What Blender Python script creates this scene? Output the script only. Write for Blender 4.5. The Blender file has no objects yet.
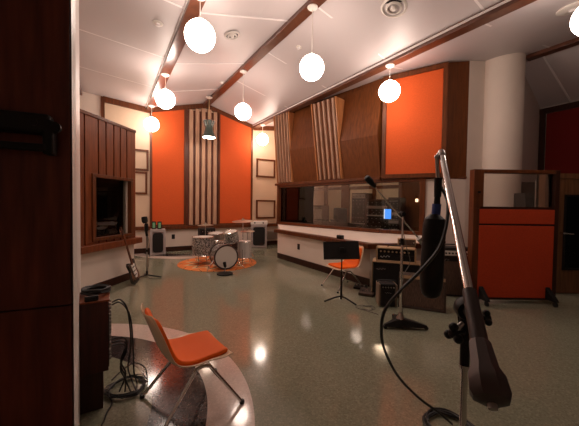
import bpy, bmesh, math, random
from mathutils import Vector, Matrix
random.seed(7)
S = bpy.context.scene
COL = S.collection
PI = math.pi
R = math.radians

# ------------------------------------------------------------------ camera
FPX = 290.0
PITCH, ROLL = R(1.6), .0135
CAM = Vector((0, 0, 1.35))
_f = Vector((0, math.cos(PITCH), -math.sin(PITCH)))
_u0 = Vector((0, math.sin(PITCH), math.cos(PITCH)))
_r0 = Vector((1, 0, 0))
_r = _r0*math.cos(ROLL) + _u0*math.sin(ROLL)
_u = _u0*math.cos(ROLL) - _r0*math.sin(ROLL)
cd = bpy.data.cameras.new('camera')
cam = bpy.data.objects.new('camera', cd); COL.objects.link(cam)
cd.sensor_width = 36; cd.lens = 36*FPX/579; cd.clip_start = .05; cd.clip_end = 100
cam.matrix_world = Matrix(((_r.x, _u.x, -_f.x, CAM.x), (_r.y, _u.y, -_f.y, CAM.y), (_r.z, _u.z, -_f.z, CAM.z), (0, 0, 0, 1)))
S.camera = cam

def ray(px, py): return _f + _r*((px-289.5)/FPX) + _u*((213-py)/FPX)
def at(px, py, Y):                       # world point seen at a pixel of the photograph, Y metres ahead
    d = ray(px, py); return CAM + d*(Y/d.y)
def onz(px, py, z=0.0):
    d = ray(px, py); return CAM + d*((z-CAM.z)/d.z)
CU, SU = .857, .515                      # the room's beam axes: u across, v along
ANG = math.atan2(SU, CU)
def U(u, v, z=0.0): return Vector((CU*u - SU*v, SU*u + CU*v, z))

# ------------------------------------------------------------------ materials
MATS = {}
def mat(name, col, rough=.5, metal=0, spec=.5, emit=None, estr=0, noise=None, bump=None, coat=0, sheen=0, alpha=None):
    """noise=(scale, amount, stretch xyz)   bump=(scale, strength)"""
    m = bpy.data.materials.new(name); m.use_nodes = True
    nt = m.node_tree; b = nt.nodes['Principled BSDF']
    b.inputs['Base Color'].default_value = (*col, 1)
    b.inputs['Roughness'].default_value = rough; b.inputs['Metallic'].default_value = metal
    b.inputs['Specular IOR Level'].default_value = spec
    b.inputs['Coat Weight'].default_value = coat; b.inputs['Coat Roughness'].default_value = .12
    b.inputs['Sheen Weight'].default_value = sheen
    if emit: b.inputs['Emission Color'].default_value = (*emit, 1); b.inputs['Emission Strength'].default_value = estr
    tc = nt.nodes.new('ShaderNodeTexCoord')
    if noise:
        sc, amt, st = noise
        mp = nt.nodes.new('ShaderNodeMapping'); mp.inputs['Scale'].default_value = st
        nt.links.new(tc.outputs['Object'], mp.inputs[0])
        n = nt.nodes.new('ShaderNodeTexNoise'); n.inputs['Scale'].default_value = sc; n.inputs['Detail'].default_value = 5
        nt.links.new(mp.outputs[0], n.inputs['Vector'])
        r = nt.nodes.new('ShaderNodeValToRGB')
        r.color_ramp.elements[0].position = .32; r.color_ramp.elements[1].position = .7
        r.color_ramp.elements[0].color = (*[c*(1-amt) for c in col], 1)
        r.color_ramp.elements[1].color = (*[min(1, c*(1+amt)) for c in col], 1)
        nt.links.new(n.outputs['Fac'], r.inputs[0]); nt.links.new(r.outputs[0], b.inputs['Base Color'])
    if bump:
        n2 = nt.nodes.new('ShaderNodeTexNoise'); n2.inputs['Scale'].default_value = bump[0]; n2.inputs['Detail'].default_value = 3
        nt.links.new(tc.outputs['Object'], n2.inputs['Vector'])
        bp = nt.nodes.new('ShaderNodeBump'); bp.inputs['Strength'].default_value = bump[1]; bp.inputs['Distance'].default_value = .01
        nt.links.new(n2.outputs['Fac'], bp.inputs['Height']); nt.links.new(bp.outputs[0], b.inputs['Normal'])
    MATS[name] = m; return m
def wood(name, col, rough=.42, amt=.35, coat=.08):
    return mat(name, col, rough, spec=.3, noise=(6, amt, (5, 5, .45)), coat=coat*.5)
W_BOX = wood('cable_box_wood', (.06, .014, .008), .42, .4, .08)
W_DOOR = wood('dark_red_wood', (.135, .030, .014), .42, .4, .08)
W_PANEL = wood('panelling_wood', (.185, .047, .014), .42, .3)
W_DARK = wood('walnut_dark', (.04, .012, .006), .4, .3)
W_TRIM = wood('trim_walnut', (.125, .035, .010), .4, .3)
W_WALL = wood('walnut_veneer', (.150, .044, .0105), .42, .24)
W_SLAT = wood('slat_wood', (.52, .31, .205), .45, .2, 0)
W_SLATBACK = wood('slat_back_wood', (.20, .072, .030), .4, .25)
W_BACKBOARD = wood('back_slat_brown', (.12, .034, .017), .4, .3)
W_LIGHT = wood('cheek_wood', (.48, .19, .07), .35, .2)
W_RACK = wood('rack_wood', (.16, .07, .03), .4, .3)
def beamwood():
    m = mat('beam_wood', (.12, .042, .022), .28, noise=(5, .2, (2, 2, 2)), coat=.4); return m
W_BEAM = beamwood()
ORANGE = mat('orange_fabric', (.66, .094, .010), .85, noise=(60, .08, (1, 1, 1)), bump=(250, .25), sheen=.15)
ORANGE_SHADED = mat('orange_fabric_shaded', (.56, .052, .008), .9, noise=(60, .08, (1, 1, 1)), bump=(250, .25))  # darker copy of the orange: the dim light on the gobo is in the colour
MAROON = mat('maroon_fabric', (.20, .007, .004), .95, bump=(200, .2))
CREAM = mat('cream_wall', (.72, .545, .39), .7, noise=(3, .03, (1, 1, 1)))
CREAM2 = mat('cream_insert', (.62, .47, .34), .85, bump=(150, .3))
WHITE = mat('white_plaster', (.80, .68, .59), .6, noise=(2, .03, (1, 1, 1)), bump=(60, .05))
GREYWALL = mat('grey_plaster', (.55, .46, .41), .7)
CEIL = mat('ceiling_panel', (.64, .58, .58), .42, spec=.5)
SEAM = mat('ceiling_seam', (.92, .87, .86), .4)
CHROME = mat('chrome', (.72, .70, .68), .12, 1)
STEEL = mat('steel', (.45, .42, .40), .3, 1)
BLACK = mat('black_plastic', (.009, .008, .008), .45, spec=.28)
BLACKM = mat('black_metal', (.014, .012, .011), .45, 0, .2)
RUBBER = mat('black_rubber', (.012, .012, .012), .55)
GRIPM = mat('dark_sleeve', (.06, .043, .040), .42, .2)
TOLEX = mat('black_tolex', (.014, .011, .010), .55, bump=(300, .3))
TOLEXB = mat('brown_tolex', (.055, .03, .018), .6, bump=(300, .3))
CREAMT = mat('cream_tolex', (.48, .31, .17), .6, bump=(300, .2))
GRILLE = mat('brown_grille', (.11, .065, .045), .8, noise=(120, .4, (1, 1, .1)))
GRILLEK = mat('black_grille', (.010, .008, .007), .85, noise=(150, .4, (1, 1, 1)))
GREY = mat('grey_cabinet', (.40, .35, .34), .6)
WHITEP = mat('white_panel', (.85, .80, .74), .4)
SHELL = mat('cream_fibreglass', (.70, .50, .32), .3, coat=.3)
SEATO = mat('orange_vinyl', (.85, .130, .004), .6, spec=.25)
HEAD = mat('drum_head', (.62, .56, .50), .5)
CYMB = mat('cymbal_metal', (.42, .36, .29), .38, 1)
BRASS = mat('brass', (.60, .46, .25), .28, 1)
GREENS = mat('green_lamp_metal', (.07, .095, .08), .35, .3)
BLUE = mat('blue_label', (.02, .05, .25), .4)
CURT = mat('dark_curtain', (.24, .15, .11), .9)
CURTG = mat('grey_curtain', (.28, .25, .22), .9)
GREENF = mat('pale_green_plastic', (.20, .50, .28), .4)
RED = mat('red_knob', (.5, .03, .02), .4)
CABLE = mat('black_cable', (.012, .012, .012), .5)
CABLEG = mat('grey_cable', (.16, .14, .12), .5)
SHEET = mat('paper', (.5, .45, .4), .7)
LIT = mat('lit_globe', (1, 1, 1), .3, emit=(1, .80, .685), estr=25.0)
LITC = mat('control_fill_glow', (1, 1, 1), .3, emit=(1, .76, .54), estr=28)  # glow of the lamps added to light the control room
LITD = mat('lit_diffuser', (1, 1, 1), .3, emit=(1, .80, .62), estr=22)
SCREEN = mat('blue_screen', (.02, .1, .3), .3, emit=(.06, .30, 1.0), estr=1.4)
SCREENW = mat('white_screen', (.5, .5, .5), .3, emit=(.8, .9, 1.0), estr=1.0)
LED = mat('warm_led', (1, .8, .5), .3, emit=(1, .75, .5), estr=2.5)

def pearl():
    m = mat('grey_pearl', (.4, .38, .36), .25, coat=.5)
    nt = m.node_tree; b = nt.nodes['Principled BSDF']
    tc = nt.nodes.new('ShaderNodeTexCoord'); v = nt.nodes.new('ShaderNodeTexVoronoi'); v.inputs['Scale'].default_value = 50
    nt.links.new(tc.outputs['Object'], v.inputs['Vector'])
    r = nt.nodes.new('ShaderNodeValToRGB'); e = r.color_ramp
    e.elements[0].color = (.03, .026, .024, 1); e.elements[1].color = (.50, .45, .42, 1); e.elements[0].position = .15; e.elements[1].position = .85
    nt.links.new(v.outputs['Color'], r.inputs[0]); nt.links.new(r.outputs[0], b.inputs['Base Color']); return m
PEARL = pearl()

def glass(name, tint=(.8, .78, .75), rough=0.0):
    m = bpy.data.materials.new(name); m.use_nodes = True; nt = m.node_tree
    nt.nodes.remove(nt.nodes['Principled BSDF'])
    g = nt.nodes.new('ShaderNodeBsdfGlossy'); g.inputs['Roughness'].default_value = rough; g.inputs[0].default_value = (1, 1, 1, 1)
    t = nt.nodes.new('ShaderNodeBsdfTransparent'); t.inputs[0].default_value = (*tint, 1)
    f = nt.nodes.new('ShaderNodeFresnel'); f.inputs[0].default_value = 1.5
    mx = nt.nodes.new('ShaderNodeMixShader')
    nt.links.new(f.outputs[0], mx.inputs[0]); nt.links.new(t.outputs[0], mx.inputs[1]); nt.links.new(g.outputs[0], mx.inputs[2])
    nt.links.new(mx.outputs[0], nt.nodes['Material Output'].inputs[0]); return m
GLASS = glass('window_glass', (.93, .91, .88))

def floor_mat():
    m = mat('terrazzo', (.2, .2, .17), .13, coat=0)
    nt = m.node_tree; b = nt.nodes['Principled BSDF']; L = nt.links
    N = nt.nodes.new
    tc = N('ShaderNodeTexCoord')
    def math_(op, a, bb=None):
        n = N('ShaderNodeMath'); n.operation = op
        for i, x in enumerate((a, bb)):
            if x is None: continue
            if isinstance(x, (int, float)): n.inputs[i].default_value = x
            else: L.new(x, n.inputs[i])
        return n.outputs[0]
    def dist(c):
        s = N('ShaderNodeVectorMath'); s.operation = 'DISTANCE'; s.inputs[1].default_value = c
        L.new(tc.outputs['Object'], s.inputs[0]); return s.outputs['Value']
    def mix(fac, a, bb):
        n = N('ShaderNodeMix'); n.data_type = 'RGBA'
        L.new(fac, n.inputs[0])
        for i, x in ((6, a), (7, bb)):
            if isinstance(x, tuple): n.inputs[i].default_value = (*x, 1)
            else: L.new(x, n.inputs[i])
        return n.outputs[2]
    d1, d2 = dist((-1.86, 1.52, 0)), dist((-2.9, 8.7, 0))
    def ring(d, a, c): return math_('MULTIPLY', math_('GREATER_THAN', d, a), math_('LESS_THAN', d, c))
    light = math_('MAXIMUM', ring(d1, 1.383, 1.68), ring(d2, 1.383, 1.68))
    dark = math_('MAXIMUM', ring(d1, 1.03, 1.383), ring(d2, 1.03, 1.383))
    # three terrazzo mixes, each with its own chips
    vo = N('ShaderNodeTexVoronoi'); vo.inputs['Scale'].default_value = 95; L.new(tc.outputs['Object'], vo.inputs['Vector'])
    cr = N('ShaderNodeValToRGB'); e = cr.color_ramp; e.interpolation = 'CONSTANT'
    e.elements[0].color = (.5, .5, .5, 1); e.elements[1].position = .80; e.elements[1].color = (1, 1, 1, 1)
    x = e.elements.new(.0); x.color = (.12, .12, .12, 1); x = e.elements.new(.16); x.color = (.5, .5, .5, 1)
    sep = N('ShaderNodeSeparateColor'); L.new(vo.outputs['Color'], sep.inputs[0]); L.new(sep.outputs[0], cr.inputs[0])
    ns = N('ShaderNodeTexNoise'); ns.inputs['Scale'].default_value = 1.3; L.new(tc.outputs['Object'], ns.inputs['Vector'])
    green = mix(cr.outputs[0], (.185, .190, .130), (.290, .290, .208))
    lt = mix(cr.outputs[0], (.58, .47, .41), (.70, .58, .51))
    dk = mix(cr.outputs[0], (.024, .018, .018), (.062, .047, .045))
    c = mix(light, green, lt); c = mix(dark, c, dk)
    L.new(c, b.inputs['Base Color'])
    rr = math_('ADD', math_('MULTIPLY', ns.outputs['Fac'], .10), .05); L.new(rr, b.inputs['Roughness'])
    b.inputs['Specular IOR Level'].default_value = .55
    return m
TERR = floor_mat()

def rug_mat():
    m = mat('rug_weave', (.7, .2, .05), .95)
    nt = m.node_tree; b = nt.nodes['Principled BSDF']; L = nt.links; N = nt.nodes.new
    tc = N('ShaderNodeTexCoord')
    g = N('ShaderNodeTexGradient'); g.gradient_type = 'RADIAL'; L.new(tc.outputs['Object'], g.inputs[0])
    s = N('ShaderNodeMath'); s.operation = 'MULTIPLY'; s.inputs[1].default_value = 12; L.new(g.outputs['Fac'], s.inputs[0])
    fr = N('ShaderNodeMath'); fr.operation = 'PINGPONG'; fr.inputs[1].default_value = .5; L.new(s.outputs[0], fr.inputs[0])
    ln = N('ShaderNodeVectorMath'); ln.operation = 'LENGTH'; L.new(tc.outputs['Object'], ln.inputs[0])
    ad = N('ShaderNodeMath'); ad.operation = 'MULTIPLY_ADD'; ad.inputs[1].default_value = .45; L.new(fr.outputs[0], ad.inputs[0]); L.new(ln.outputs['Value'], ad.inputs[2])
    r = N('ShaderNodeValToRGB'); r.color_ramp.interpolation = 'CONSTANT'; e = r.color_ramp
    e.elements[0].color = (.66, .19, .05, 1)
    e.elements[0].position = 0
    for p, c in ((.30, (.62, .46, .32)), (.42, (.72, .20, .05)), (.62, (.05, .02, .015)), (.66, (.72, .48, .26)), (.76, (.80, .24, .06)), (.98, (.08, .03, .02)), (1.0, (.80, .26, .07))):
        x = e.elements.new(p); x.color = (*c, 1)
    L.new(ad.outputs[0], r.inputs[0]); L.new(r.outputs[0], b.inputs['Base Color']); return m
RUG = rug_mat()

# ------------------------------------------------------------------ mesh helpers
ROOTM = {}
def frame(z, x=None):
    z = Vector(z).normalized()
    x = Vector(x) if x is not None else (Vector((1, 0, 0)) if abs(z.x) < .9 else Vector((0, 1, 0)))
    y = z.cross(x).normalized(); x = y.cross(z).normalized()
    return x, y, z
def basis(o, x, y, z):
    return Matrix(((x[0], y[0], z[0], o[0]), (x[1], y[1], z[1], o[1]), (x[2], y[2], z[2], o[2]), (0, 0, 0, 1)))
class MB:
    def __init__(s): s.bm = bmesh.new()
    def hexa(s, p):                       # bottom 4 (ccw), top 4
        v = [s.bm.verts.new(Vector(q)) for q in p]
        for f in ((3, 2, 1, 0), (4, 5, 6, 7), (0, 1, 5, 4), (1, 2, 6, 5), (2, 3, 7, 6), (3, 0, 4, 7)):
            s.bm.faces.new([v[i] for i in f])
        return s
    def box(s, c, d, M=None):
        x, y, z = d[0]/2, d[1]/2, d[2]/2
        p = [Vector(c)+Vector(q) for q in ((-x, -y, -z), (x, -y, -z), (x, y, -z), (-x, y, -z), (-x, -y, z), (x, -y, z), (x, y, z), (-x, y, z))]
        if M is not None: p = [M @ q for q in p]
        return s.hexa(p)
    def ubox(s, u0, u1, v0, v1, z0, z1):
        return s.hexa([U(a, b, c) for c in (z0, z1) for a, b in ((u0, v0), (u1, v0), (u1, v1), (u0, v1))])
    def prism(s, poly, z0, z1, M=None):
        """poly = xy list ccw, extruded z0..z1"""
        a = [Vector((p[0], p[1], z0)) for p in poly]; b = [Vector((p[0], p[1], z1)) for p in poly]
        if M is not None: a = [M @ q for q in a]; b = [M @ q for q in b]
        a = [s.bm.verts.new(q) for q in a]; b = [s.bm.verts.new(q) for q in b]; n = len(a)
        s.bm.faces.new(a[::-1]); s.bm.faces.new(b)
        for i in range(n): s.bm.faces.new((a[i], a[(i+1) % n], b[(i+1) % n], b[i]))
        return s
    def tube(s, pts, r, n=8, closed=False):
        pts = [Vector(p) for p in pts]; m = len(pts)
        rs = r if isinstance(r, (list, tuple)) else [r]*m
        rings = []; prev = None
        for i, p in enumerate(pts):
            a = pts[(i-1) % m] if (closed or i > 0) else p
            b = pts[(i+1) % m] if (closed or i < m-1) else p
            t = (b-a)
            if t.length < 1e-9: t = Vector((0, 0, 1))
            t.normalize()
            if prev is None:
                x, y, _ = frame(t)
            else:
                x = prev - t*prev.dot(t)
                if x.length < 1e-6: x, y, _ = frame(t)
                x.normalize(); y = t.cross(x)
            prev = x
            rings.append([s.bm.verts.new(p + (x*math.cos(2*PI*k/n) + y*math.sin(2*PI*k/n))*rs[i]) for k in range(n)])
        for i in range(m if closed else m-1):
            A, B = rings[i], rings[(i+1) % m]
            for k in range(n): s.bm.faces.new((A[k], A[(k+1) % n], B[(k+1) % n], B[k]))
        if not closed: s.bm.faces.new(rings[0][::-1]); s.bm.faces.new(rings[-1])
        return s
    def lathe(s, prof, M=None, n=24, caps=True):
        rings = []
        for r, z in prof:
            if r < 1e-5:
                q = Vector((0, 0, z)); rings.append([s.bm.verts.new(M @ q if M is not None else q)]); continue
            ring = []
            for k in range(n):
                q = Vector((r*math.cos(2*PI*k/n), r*math.sin(2*PI*k/n), z))
                ring.append(s.bm.verts.new(M @ q if M is not None else q))
            rings.append(ring)
        for A, B in zip(rings, rings[1:]):
            if len(A) == 1 and len(B) == 1: continue
            for k in range(n):
                k2 = (k+1) % n
                if len(A) == 1: s.bm.faces.new((A[0], B[k2], B[k]))
                elif len(B) == 1: s.bm.faces.new((A[k], A[k2], B[0]))
                else: s.bm.faces.new((A[k], A[k2], B[k2], B[k]))
        if caps:
            if len(rings[0]) > 1: s.bm.faces.new(rings[0][::-1])
            if len(rings[-1]) > 1: s.bm.faces.new(rings[-1])
        return s
    def cyl(s, a, b, r, r2=None, n=16):
        a, b = Vector(a), Vector(b); x, y, z = frame(b-a)
        return s.lathe([(r, 0), (r if r2 is None else r2, (b-a).length)], basis(a, x, y, z), n)
    def ball(s, c, r, n=16, sq=(1, 1, 1)):
        M = Matrix.Translation(Vector(c)) @ Matrix.Diagonal((*sq, 1))
        return s.lathe([(r*math.sin(PI*i/(n//2)) if 0 < i < n//2 else 0, -r*math.cos(PI*i/(n//2))) for i in range(n//2+1)], M, n)
    def build(s, name, m, parent=None, world=False, bevel=0, smooth=True, kind=None, label=None, cat=None, group=None, sub=0, solid=0):
        bmesh.ops.recalc_face_normals(s.bm, faces=s.bm.faces)
        me = bpy.data.meshes.new(name)
        o = bpy.data.objects.new(name, me)
        if parent is not None and world:
            q = parent; Mx = Matrix.Identity(4)
            while q is not None:
                Mx = ROOTM.get(q.name, Matrix.Identity(4)) @ Mx; q = q.parent
            s.bm.transform(Mx.inverted())
        elif parent is None and kind != 'structure':
            # origin at the base of the thing
            vs = [v.co for v in s.bm.verts]
            c = Vector(((min(v.x for v in vs)+max(v.x for v in vs))/2, (min(v.y for v in vs)+max(v.y for v in vs))/2, min(v.z for v in vs)))
            s.bm.transform(Matrix.Translation(-c)); o.location = c
        s.bm.to_mesh(me); s.bm.free()
        for mm in (m if isinstance(m, (list, tuple)) else [m]): me.materials.append(mm)
        COL.objects.link(o)
        if parent is not None: o.parent = parent
        if solid:
            md = o.modifiers.new('s', 'SOLIDIFY'); md.thickness = solid; md.offset = 0
        if bevel:
            md = o.modifiers.new('b', 'BEVEL'); md.width = bevel; md.segments = 2; md.limit_method = 'ANGLE'; md.angle_limit = R(40)
        if sub:
            md = o.modifiers.new('u', 'SUBSURF'); md.levels = sub; md.render_levels = sub
        if smooth:
            for p in me.polygons: p.use_smooth = True
            try: me.set_sharp_from_angle(angle=R(38))
            except Exception: pass
        if kind: o['kind'] = kind
        if label: o['label'] = label
        if cat: o['category'] = cat
        if group: o['group'] = group
        return o
def thing(name, label, cat, loc=(0, 0, 0), rz=0, group=None):
    o = bpy.data.objects.new(name, None); COL.objects.link(o)
    o.location = loc; o.rotation_euler = (0, 0, rz); o.empty_display_size = .1
    ROOTM[o.name] = Matrix.Translation(Vector(loc)) @ Matrix.Rotation(rz, 4, 'Z')
    o['label'] = label; o['category'] = cat
    if group: o['group'] = group
    return o
def struct(name, mb, m, **k): return mb.build(name, m, kind='structure', **k)
def wallseg(mb, a, b, z0, z1, th, side=1):
    """wall slab along a->b, its visible face on the line, thickness th away to `side` (1 = left of a->b)"""
    a = Vector((a[0], a[1], 0)); b = Vector((b[0], b[1], 0)); t = (b-a).normalized(); n = Vector((-t.y, t.x, 0))*side*th
    q = [a, b, b+n, a+n]
    return mb.hexa([Vector((p.x, p.y, z)) for z in (z0, z1) for p in q])
def bez(pts, n=8):
    """catmull-rom through the points"""
    P = [Vector(p) for p in pts]; out = []
    for i in range(len(P)-1):
        p0 = P[max(i-1, 0)]; p1 = P[i]; p2 = P[i+1]; p3 = P[min(i+2, len(P)-1)]
        for k in range(n):
            t = k/n
            out.append(.5*((2*p1)+(p2-p0)*t+(2*p0-5*p1+4*p2-p3)*t*t+(3*p1-p0-3*p2+p3)*t**3))
    out.append(P[-1]); return out

# ================================================================== THE SETTING
struct('floor', MB().hexa([(-6, -2.6, -.1), (10.5, -2.6, -.1), (10.5, 12.5, -.1), (-6, 12.5, -.1), (-6, -2.6, 0), (10.5, -2.6, 0), (10.5, 12.5, 0), (-6, 12.5, 0)]), TERR, smooth=False)

# beams run along v and fan out slightly
BEAM = {1: (.93, -.016, 3.82), 2: (2.575, -.033, 4.22), 3: (4.26, -.045, 3.80), 4: (6.80, -.02, 4.17)}
CEILZ = {0: 4.44, 1: 3.90, 2: 4.30, 3: 3.88, 4: 4.25, 5: 3.2}
def bu(i, v):
    if i == 0: return -5.2
    if i == 5: return 9.6
    return BEAM[i][0] + BEAM[i][1]*v
def ceil_z(u, v):
    for i in range(5):
        a, b = bu(i, v), bu(i+1, v)
        if u <= b or i == 4:
            t = (u-a)/(b-a); return CEILZ[i]*(1-t) + CEILZ[i+1]*t
V0, V1 = -5.5, 8.95
mb = MB()
lo = {}
for v in (V0, V1):
    for i in range(6):
        lo[(v, i)] = (mb.bm.verts.new(U(bu(i, v), v, CEILZ[i])), mb.bm.verts.new(U(bu(i, v), v, CEILZ[i]+.12)))
for i in range(5):
    a, b, c, d = lo[(V0, i)], lo[(V0, i+1)], lo[(V1, i+1)], lo[(V1, i)]
    for k in (0, 1): mb.bm.faces.new((a[k], b[k], c[k], d[k]))
    mb.bm.faces.new((a[0], b[0], b[1], a[1])); mb.bm.faces.new((d[0], c[0], c[1], d[1]))
for i in (0, 5):
    a, d = lo[(V0, i)], lo[(V1, i)]; mb.bm.faces.new((a[0], d[0], d[1], a[1]))
struct('ceiling', mb, CEIL, smooth=False)
seams = {0: [1.0, 2.5, 4.05, 5.59, 7.13], 1: [.75, 2.4, 4.07, 5.76, 7.4], 2: [.45, 2.0, 3.54, 5.08, 6.62], 3: [-.9, .62, 2.15, 3.7], 4: [-.8, .75, 2.3]}
mb = MB()
for i, vs in seams.items():
    for v in vs:
        a0, a1 = bu(i, v), bu(i+1, v); w = .015
        q = [(a0, v-w), (a1, v-w), (a1, v+w), (a0, v+w)]
        z = [CEILZ[i], CEILZ[i+1], CEILZ[i+1], CEILZ[i]]
        mb.hexa([U(*p, zz-.004) for p, zz in zip(q, z)] + [U(*p, zz+.01) for p, zz in zip(q, z)])
struct('trim_1', mb, SEAM, smooth=False)

# exposed ceiling beams
beam_lab = {1: 'glossy brown ceiling beam on the left, carrying three globe lamps',
            2: 'brown ceiling beam at the roof ridge, carrying two globes and the green lamp',
            3: 'long brown ceiling beam running over the orange panel above the control window',
            4: 'short dark ceiling beam running from the round column to the right edge'}
t = thing('ceiling_beam', 'end of a dark ceiling beam above the left booth, beside the white wall', 'beam', U(-.76, V0+.3, 3.93), 0, 'ceiling beams')
MB().hexa([U(-.845, V0+.3, 3.93), U(-.675, V0+.3, 3.93), U(-.675, 8.69, 3.93), U(-.845, 8.69, 3.93), U(-.845, V0+.3, 4.07), U(-.675, V0+.3, 4.07), U(-.675, 8.69, 4.07), U(-.845, 8.69, 4.07)]).build('beam', W_BEAM, t, world=True, bevel=.006)
BW, BH = .17, .14
for i, (a, s_, zb) in BEAM.items():
    va, vb = V0+.3, 8.69
    if i == 4: va, vb = -3.0, 2.5
    mb = MB(); q = [(a+s_*va-BW/2, va), (a+s_*va+BW/2, va), (a+s_*vb+BW/2, vb), (a+s_*vb-BW/2, vb)]
    mb.hexa([U(*p, zb) for p in q] + [U(*p, CEILZ[i]+.03) for p in q])
    t = thing('ceiling_beam', beam_lab[i], 'beam', U(a+s_*va, va, zb), 0, 'ceiling beams')
    mb.build('beam', W_BEAM, t, world=True, bevel=.006)
    mb = MB()
    e0, e1 = -BW/2-.012, -BW/2
    q = [(a+s_*va+e0, va), (a+s_*va+e1, va), (a+s_*vb+e1, vb), (a+s_*vb+e0, vb)]
    mb.hexa([U(*p, zb+.05) for p in q] + [U(*p, CEILZ[i]-(0.0)) for p in q])
    if i in (1, 3): mb.build('edge_strip', SEAM, t, world=True, label='white strip along the edge of the beam')
    else: mb.bm.free()

# ---------------------------------------------------------------- back wall
VB = 8.7
struct('wall_back', MB().ubox(-.25, 5.4, VB, VB+.2, 0, 4.6), CREAM, smooth=False)
struct('wall_back_left', MB().ubox(-2.2, -.25, VB+.003, VB+.2, 0, 4.6), WHITE, smooth=False)
struct('wall_back_lower', MB().ubox(-.2, 5.3, VB-.02, VB, 0, .62), WHITE, smooth=False)
struct('baseboard_back', MB().ubox(-.2, 5.3, VB-.045, VB-.02, 0, .13), W_DARK, smooth=False)
struct('trim_2', MB().ubox(-.2, 5.0, VB-.13, VB, .62, .72), W_TRIM, bevel=.004)
mb = MB()                                             # cornice following the folded ceiling
us = [-.25, bu(1, VB), bu(2, VB), bu(3, VB), 5.0]
for a, b in zip(us, us[1:]):
    za, zb = ceil_z(a, VB), ceil_z(b, VB)
    mb.hexa([U(a, VB-.05, za-.14), U(b, VB-.05, zb-.14), U(b, VB, zb-.14), U(a, VB, za-.14), U(a, VB-.05, za+.02), U(b, VB-.05, zb+.02), U(b, VB, zb+.02), U(a, VB, za+.02)])
struct('trim_3', mb, W_TRIM, smooth=False)
struct('trim_4', MB().ubox(-.30, -.22, VB-.05, VB+.01, .0, 3.98), W_TRIM, smooth=False)

def tall_panel(u0, u1, label, edge_m):
    t = thing('acoustic_panel', label, 'wall panel', U((u0+u1)/2, VB-.06, .72), 0, 'tall orange panels on the back wall')
    def top(u): return ceil_z(u, VB)-.14
    w = .055
    mb = MB()
    a, b = u0+w, u1-w
    mb.hexa([U(a, VB-.07, .76), U(b, VB-.07, .76), U(b, VB-.01, .76), U(a, VB-.01, .76), U(a, VB-.07, top(a)), U(b, VB-.07, top(b)), U(b, VB-.01, top(b)), U(a, VB-.01, top(a))])
    mb.build('fabric', ORANGE, t, world=True, bevel=.004)
    for (c, d) in ((u0, a), (b, u1)):
        mb = MB().hexa([U(c, VB-.09, .72), U(d, VB-.09, .72), U(d, VB-.005, .72), U(c, VB-.005, .72), U(c, VB-.09, top(c)), U(d, VB-.09, top(d)), U(d, VB-.005, top(d)), U(c, VB-.005, top(c))])
        mb.build('frame_stile', edge_m, t, world=True)
    MB().ubox(a, b, VB-.085, VB-.005, .72, .76).build('frame_rail', edge_m, t, world=True)
tall_panel(.80, 1.73, 'tall orange fabric panel on the back wall, left of the striped slats', W_TRIM)
tall_panel(2.66, 3.78, 'tall orange fabric panel on the back wall, right of the striped slats', W_TRIM)
t = thing('striped_wall_panel', 'striped panel of pale vertical slats on dark brown between the tall orange panels', 'wall panel', U(2.2, VB-.05, .72))
MB().hexa([U(1.735, VB-.05, .72), U(2.655, VB-.05, .72), U(2.655, VB-.005, .72), U(1.735, VB-.005, .72), U(1.735, VB-.05, 4.0), U(2.655, VB-.05, 4.0), U(2.655, VB-.005, 4.0), U(1.735, VB-.005, 4.0)]).build('backing_board', W_BACKBOARD, t, world=True)
MB().hexa([U(1.735, VB-.05, 4.0), U(2.655, VB-.05, 4.0), U(2.655, VB-.005, 4.0), U(1.735, VB-.005, 4.0), U(1.735, VB-.05, ceil_z(1.735, VB)-.14), U(2.655, VB-.05, ceil_z(2.655, VB)-.14), U(2.655, VB-.005, ceil_z(2.655, VB)-.14), U(1.735, VB-.005, ceil_z(1.735, VB)-.14)]).build('top_board', W_BACKBOARD, t, world=True)
for k in range(5):
    c = 1.865 + .172*k
    MB().ubox(c-.05, c+.05, VB-.12, VB-.05, .74, min(ceil_z(c-.05, VB), ceil_z(c+.05, VB))-.15).build('slat', W_SLAT, t, world=True, bevel=.004)

def wall_frame(u0, u1, z0, z1, label):
    t = thing('framed_panel', label, 'wall panel', U((u0+u1)/2, VB-.03, z0), 0, 'small framed cream panels')
    w = .05
    MB().ubox(u0+w, u1-w, VB-.02, VB-.003, z0+w, z1-w).build('insert', CREAM2, t, world=True)
    mb = MB()
    mb.ubox(u0, u1, VB-.045, VB-.002, z0, z0+w).ubox(u0, u1, VB-.045, VB-.002, z1-w, z1).ubox(u0, u0+w, VB-.045, VB-.002, z0+w, z1-w).ubox(u1-w, u1, VB-.045, VB-.002, z0+w, z1-w)
    mb.build('frame', W_TRIM, t, world=True)
wall_frame(.08, .77, 2.21, 2.77, 'upper framed cream panel beside the left orange panel')
wall_frame(.08, .74, 1.58, 2.18, 'lower framed cream panel beside the left orange panel')
wall_frame(3.94, 4.62, 2.25, 2.85, 'upper framed cream panel in the right back corner')
wall_frame(3.94, 4.64, .89, 1.50, 'lower framed cream panel above the white-topped speaker in the right back corner')

def outlet(name, label, pos, nrm):
    x, y, z = frame(Vector((0, 0, 1)), (nrm.y, -nrm.x, 0))
    M = basis(pos, Vector((-nrm.y, nrm.x, 0)), -nrm, Vector((0, 0, 1)))
    t = thing(name, label, 'outlet', pos)
    MB().box((0, -.005, 0), (.085, .01, .13), M).build('plate', BLACK, t, world=True, bevel=.002)
    for zz in (.028, -.028): MB().box((0, -.013, zz), (.035, .006, .03), M).build('socket', TOLEX, t, world=True)
NB = Vector((SU, -CU, 0))
outlet('wall_outlet', 'black outlet plate on the white back wall left of the drums', U(1.40, VB-.02, .41), NB)

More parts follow.
